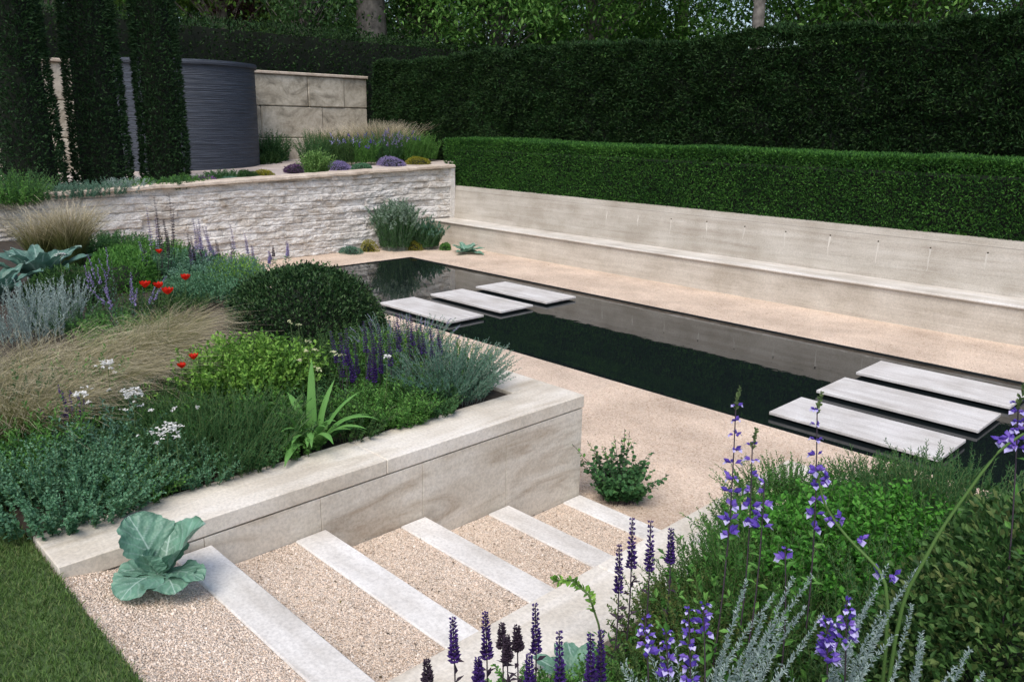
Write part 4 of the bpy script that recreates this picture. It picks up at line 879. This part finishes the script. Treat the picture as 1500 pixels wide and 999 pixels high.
# silver spikes
def silver_clump(c, tips, lb):
    t = thing('silver_plant', lb, 'plant', c, 'silvery spiky plants at the bottom edge')
    for (u, v, d) in tips:
        tip = np.array(hd(u, v, d)); b0 = np.array([c[0]*.75+tip[0]*.25, c[1]*.75+tip[1]*.25, ZB]); tt = np.linspace(0, 1, 8)[:, None]; P = b0*(1-tt)+tip*tt; P[:, :2] += rng.normal(size=2)*.03*np.sin(tt*PI) + rng.normal(size=2)*.012*np.sin(tt*PI*2)
        V, F = leaves_on(P[None], 420, .10, 1, .020, .0055, .95, .55); mk('shoot', V, F, M['silver'], t)
    V, F = leaves_on(stems(c, 50, .40, .10, .42), 46, .25, 1, .020, .006, .8, .3); mk('foliage', V, F, M['silver'], t)
    V, F = tubes(stems(c, 12, .3, .05, .4), np.full((1, 6), .003)); mk('stem', V, F, M['silverstem'], t)
silver_clump((-1.03, 1.72, ZB), [(1094, 850, 2.0), (1135, 870, 1.98), (1163, 845, 2.05), (1190, 842, 2.05), (1120, 900, 1.9), (1150, 910, 1.95), (1180, 890, 2.0), (1105, 935, 1.9), (1205, 900, 2.0)], 'silver spiky plant left of the blue flower cluster at bottom')
silver_clump((-.80, 1.83, ZB), [(1300, 828, 2.05), (1275, 880, 2.0), (1318, 870, 2.0), (1260, 910, 1.95), (1290, 900, 1.9), (1335, 885, 2.0), (1245, 940, 1.9), (1310, 930, 1.9), (1350, 925, 1.95), (1358, 815, 2.25)], 'tallest silver spiky plant right of the blue flower cluster at bottom')
silver_clump((-.62, 1.95, ZB), [(1420, 950, 1.95), (1400, 975, 1.9), (1440, 985, 1.9), (1352, 940, 2.0)], 'small silver shoots before the dark shrub at lower right')
# purple salvias (near)
def near_salvia(u, v, d, lb, fl=.15, dx=0, dy=0, mat=None, grp='deep purple salvia spikes in the near bed'):
    tip = np.array(hd(u, v, d)); b0 = np.array([tip[0]+dx, tip[1]+dy, ZB]); t = thing('purple_salvia', lb, 'flower', tuple(b0), grp)
    spike(t, b0, tip, fl, 11, .012, mat or M['purple'], 9, fs=.019, leafmat_=M['darkbud'], bend=.01, leafL=.035)
    b1 = b0 + np.array([.03, .04, 0]); V, F = leaves_on(stems(tuple(b0), 10, .22, .03, .5), 8, .1, 1, .05, .018, .9); mk('leaf', V, F, M['mid'], t)
for (u, v, d, lb, fl) in [(663, 906, 1.98, 'purple salvia spike standing leftmost at the bottom edge', .13), (711, 898, 2.0, 'purple salvia spike second from left at the bottom edge', .14), (784, 886, 2.05, 'purple salvia spike with dark tip over the right coping', .15), (819, 926, 1.95, 'purple salvia spike before the blue-green leaves', .17),
        (865, 930, 1.95, 'thick purple salvia spike in the green foliage', .15), (880, 925, 2.0, 'purple salvia spike beside the thick one in foliage', .15), (907, 799, 2.35, 'purple salvia spike leaning left before the lowest step', .16), (926, 760, 2.4, 'tallest slender purple salvia spike before the lowest step', .17),
        (953, 764, 2.42, 'full purple salvia spike beside the tallest slender one', .17), (983, 775, 2.5, 'dusky purple salvia spike against the grey-green plant', .12), (775, 960, 1.85, 'short purple salvia spike at the bottom between taller ones', .10), (700, 965, 1.85, 'short purple salvia spike at the very bottom', .07)]:
    near_salvia(u, v, d, lb, fl)
for (u, v, d, lb) in [(735, 915, 1.95, 'dark curled unopened salvia bud left'), (757, 918, 1.95, 'dark curled unopened salvia bud bending right'), (625, 968, 1.9, 'dark nodding salvia bud leftmost over coping'), (742, 932, 1.92, 'dark unopened salvia bud lowest in the middle')]:
    near_salvia(u, v, d, lb, .07, mat=M['darkbud'], grp='dark curled salvia buds')
# blue and white salvias
def blue_salvia(tip, base, lb, fl, whorls, budtop=True, bend=.02, fs=.030, nfl=3):
    t = thing('blue_salvia', lb, 'flower', tuple(base), 'blue and white salvias in the near bed')
    sp = spike(t, base, tip, fl, whorls, .02, M['violet'], nfl+1, M['purplestem'], M['mid'], M['palelip'], fs*1.12, bend, dense=False)
    if budtop:
        tip = np.array(tip); P = np.stack([tip + np.array([0, 0, -.02]), tip + np.array([.006, .004, .05])]); P = np.linspace(P[0], P[1], 5)[None]
        V, F = leaves_on(P, 36, 0, 1, .016, .010, .7, .4); mk('bud', V, F, lm('budgreen', (.10, .16, .06), (.18, .24, .10)), t)
z_ = lambda u, v, d: np.array(hd(u, v, d))
blue_salvia(z_(1078, 592, 2.35), (z_(1055, 800, 2.3)[0], z_(1055, 800, 2.3)[1], ZB), 'tall blue and white salvia spike in front of the gravel court', .40, 10)
blue_salvia(z_(1102, 650, 2.4), (z_(1090, 800, 2.35)[0], z_(1090, 800, 2.35)[1], ZB), 'shorter blue salvia side shoot right of the tall one', .24, 6)
blue_salvia(z_(1120, 705, 2.35), (z_(1100, 800, 2.3)[0], z_(1100, 800, 2.3)[1], ZB), 'low blue salvia flowers at the left edge of the bright bush', .14, 5, False)
blue_salvia(z_(1197, 598, 2.5), (z_(1195, 800, 2.45)[0], z_(1195, 800, 2.45)[1], ZB), 'tall blue salvia spike in front of the nearest pool slab', .38, 9)
blue_salvia(z_(1492, 590, 2.4), (z_(1500, 800, 2.4)[0], z_(1500, 800, 2.4)[1], ZB), 'blue salvia flowers at the right edge of the picture', .12, 6, True)
for (u, v, n, lb, fl) in [(1008, 892, 7, 'blue and white salvia flowers in the olive herb at bottom', .20), (975, 925, 6, 'blue salvia flower cluster lowest left of the herb', .13), (1030, 885, 4, 'single blue salvia flower pair right of the herb flowers', .08), (1212, 905, 9, 'dense blue flower cluster between the silver plants', .11), (1240, 880, 6, 'loose blue salvia flowers above the dense cluster', .10), (1150, 805, 2, 'single small blue flower in the fine green stems', .03), (945, 905, 5, 'blue salvia flowers at the bottom edge left of the herb', .10)]:
    p = z_(u, v, 1.95 if v > 850 else 2.3); blue_salvia(p, (p[0]+.02, p[1], ZB), lb, fl, n, False, nfl=5 if n == 9 else 3, fs=.026)
# two arching green stems
def arch(pts, lb, fls):
    P = np.array(pts); base = (P[-1][0]+.02, P[-1][1], ZB); P = np.vstack([P, base]); t = thing('arching_stem', lb, 'plant', base)
    s = np.linspace(0, 1, len(P)); q = np.linspace(0, 1, 20); PP = np.stack([np.interp(q, s, P[:, i]) for i in range(3)], 1)
    for _ in range(3): PP[1:-1] = (PP[:-2]+PP[1:-1]*2+PP[2:])/4
    V, F = tubes(PP[None], np.linspace(.003, .0055, 20)[None], 6); mk('stem', V, F, lm('stemlight', (.08, .16, .04), (.12, .22, .06)), t, smooth=True)
    for (u, v, d) in fls:
        p = z_(u, v, d); D = rng.normal(size=(5, 3)); V, F = place(BLOB, BF, np.repeat(p[None], 5, 0), frames(D, .5), np.full((5, 3), .024)*np.array([.6, 1, .5])); f = mk('flower', V, F, M['violet'], t); sub_ok(f)
        V, F = place(LEAF, LF, np.repeat(p[None], 2, 0), frames(np.array([[0, 0, -1.], [.5, -.5, -1]]), .3), np.full((2, 3), .02)); mk('lower_lip', V, F, M['palelip'], f)
arch([z_(1198, 690, 2.2), z_(1204, 735, 2.2), z_(1235, 782, 2.2), z_(1275, 820, 2.18), z_(1310, 860, 2.15)], 'light green stem arching down right through the fine foliage', [(1195, 690, 2.2), (1212, 700, 2.2), (1216, 762, 2.2), (1232, 758, 2.2), (1263, 790, 2.2), (1284, 838, 2.18), (1310, 842, 2.18)])
arch([z_(1500, 635, 2.2), z_(1462, 658, 2.18), z_(1420, 718, 2.15), z_(1375, 778, 2.12), z_(1345, 840, 2.1), z_(1315, 880, 2.1)], 'long light green stem arching up to the right edge', [(1478, 640, 2.2), (1465, 645, 2.2), (1485, 650, 2.2)])

# ================================================================== BACKGROUND TREES
def tree(c, h, r, tr, n, L_, mat, lb, grp='trees behind the hedges', low=.25, bark='bark', cl=60, name='tree'):
    t = thing(name, lb, 'tree', c, grp); c = np.array(c)
    n = int(n*1.55); L_ *= 1.1; cl = 80
    K = 7; tt = np.linspace(0, 1, K); P = np.zeros((1, K, 3)); P[0] = c; P[0, :, 2] += tt*h*.8; P[0, :, 0] += np.cumsum(rng.normal(size=K))*tr*.25; P[0, 0] = c
    V, F = tubes(P, (tr*np.array([1.25, 1, .9, .75, .55, .4, .2]))[None], 14); mk('trunk', V, F, M[bark], t, smooth=True)
    # clumps
    Cn = rng.normal(size=(cl, 3)); Cn = unit(Cn)*(rng.random((cl, 1))**.4); Cc = c + np.array([0, 0, h*(low+1)/2]) + Cn*np.array([r, r, h*(1-low)/2])
    st_ = c + np.array([0, 0, 1])*(Cc[:, 2:3]-c[2])*.62
    B_ = np.stack([st_, st_*.5+Cc*.5+rng.normal(size=(cl, 3))*.15, Cc], 1); V, F = tubes(B_, np.array([[tr*.14, tr*.06, .006]]), 4); mk('limb', V, F, M[bark], t)
    idx = rng.integers(0, cl, n); rad = rng.uniform(.4, .9, cl)[idx]*r*.40
    Q = Cc[idx] + rng.normal(size=(n, 3))*rad[:, None]*np.array([.6, .6, .42]); D = rng.normal(size=(n, 3)); D[:, 2] -= .3
    V, F = place(LEAF, LF, Q, frames(D, .6), np.stack([L_*.5*rng.uniform(.6, 1.2, n), L_*rng.uniform(.6, 1.3, n), np.full(n, L_)], 1)); mk('crown', V, F, mat, t)
def far(u, dist):
    p = hd(u, 180, dist); return (p[0], p[1], .7)
tree(far(335, 34), 13, 4.2, .3, 12000, .20, M['tree3'], 'yellow-green tree above the dark hedge behind the drum', low=.25)
tree(far(400, 40), 13, 4.4, .3, 14000, .22, M['tree3'], 'pale green tree between copper tree and thick trunk', low=.2)
tree(far(232, 38), 14, 4, .35, 9000, .22, M['tree1'], 'green tree glimpsed between the yew columns')
tree(far(90, 34), 13, 4, .35, 9000, .20, M['tree1'], 'green tree behind the leftmost yew columns')
tree(far(420, 36), 14, 3.6, .35, 11000, .18, M['copper'], 'copper-leaved tree left of the thick grey trunk', low=.3)
tree(far(455, 30), 12, 2.6, .2, 8000, .16, M['tree2'], 'dark evergreen beside the thick grey trunk', low=.2)
tree(far(554, 30.6), 18, 4.5, .60, 9000, .2, M['tree2'], 'big tree with a thick pale grey trunk behind the hedge', low=.55)
tree(far(640, 33), 13, 4.2, .3, 15000, .18, M['tree1'], 'green tree right of the thick grey trunk', low=.12)
tree(far(730, 31), 13, 4.0, .25, 15000, .18, M['tree1'], 'green leafy tree above the middle of the tall hedge', low=.12)
tree(far(860, 34), 14, 4.6, .32, 15000, .18, M['tree1'], 'green tree left of the sky gap above the hedge', low=.12)
tree(far(985, 38), 14, 4.2, .3, 12000, .2, M['tree1'], 'open green tree with sky gaps above the hedge', low=.15)
tree(far(1092, 28), 16, 4.0, .22, 7000, .18, M['tree2'], 'slender grey trunk tree above the right half of the hedge', low=.5)
tree(far(1185, 33), 13, 4.4, .3, 15000, .18, M['tree1'], 'green tree right of the slender grey trunk', low=.12)
tree(far(1320, 31), 13, 4.4, .3, 14000, .18, M['tree1'], 'green tree left of the bright sky gap at right', low=.12)
tree(far(1480, 34), 14, 4.4, .35, 12000, .19, M['tree1'], 'green tree at the right edge behind the tall hedge', low=.15)
tree(far(1250, 44), 15, 5, .35, 10000, .24, M['tree2'], 'dark tree far behind the right-hand trees', low=.1)
tree(far(800, 46), 15, 5, .35, 10000, .24, M['tree2'], 'dark tree far behind the middle trees', low=.1)
tree(far(600, 46), 15, 5, .35, 9000, .24, M['tree2'], 'dark tree far behind the thick grey trunk', low=.1)
# far wood: one mass
n = 110000; az = np.radians(rng.uniform(60, 215, n)); dd = rng.uniform(55, 75, n)
P = np.stack([dd*np.cos(az), dd*np.sin(az), .5 + rng.random(n)**1.2*(8.5 + 4*np.sin(az*23)+3*np.sin(az*57))], 1)
V, F = place(LEAF, LF, P, frames(rng.normal(size=(n, 3)), .6), np.full((n, 3), .65)*np.array([.55, 1, 1]))
struct(mk('far_wood', V, F, M['tree2']), 'stuff')
# slim white garden lamp beyond the wall hedge
p0 = hd(488, 52, 31); p1 = hd(488, 30, 31); t = thing('garden_lamp', 'thin white curved lamp post showing above the background hedge', 'lamp', (p0[0], p0[1], .74))
P = np.array([[p0[0], p0[1], .74], [p0[0], p0[1], p1[2]-.1], [p0[0]+.02, p0[1]+.02, p1[2]+.03], [p0[0]+.06, p0[1]+.05, p1[2]+.06]]); M['lampwhite'] = plain('white_paint', (.6, .6, .62))
V, F = tubes(P[None], np.array([[.045, .035, .03, .03]]), 8); mk('post', V, F, M['lampwhite'], t)
u_, v_ = 12, 7; VV = [(P[3][0] + .13*math.cos(2*PI*i/u_)*math.sin(PI*j/(v_-1))+.03, P[3][1] + .13*math.sin(2*PI*i/u_)*math.sin(PI*j/(v_-1)), P[3][2] + .10*math.cos(PI*j/(v_-1))) for j in range(v_) for i in range(u_)]
i = np.arange(u_*v_).reshape(v_, u_); mk('lamp_head', np.array(VV), np.stack([i[:-1], np.roll(i, -1, 1)[:-1], np.roll(i, -1, 1)[1:], i[1:]], -1).reshape(-1, 4), M['lampwhite'], t, smooth=True)
for o in C.objects:
    if '_o' in o: del o['_o']
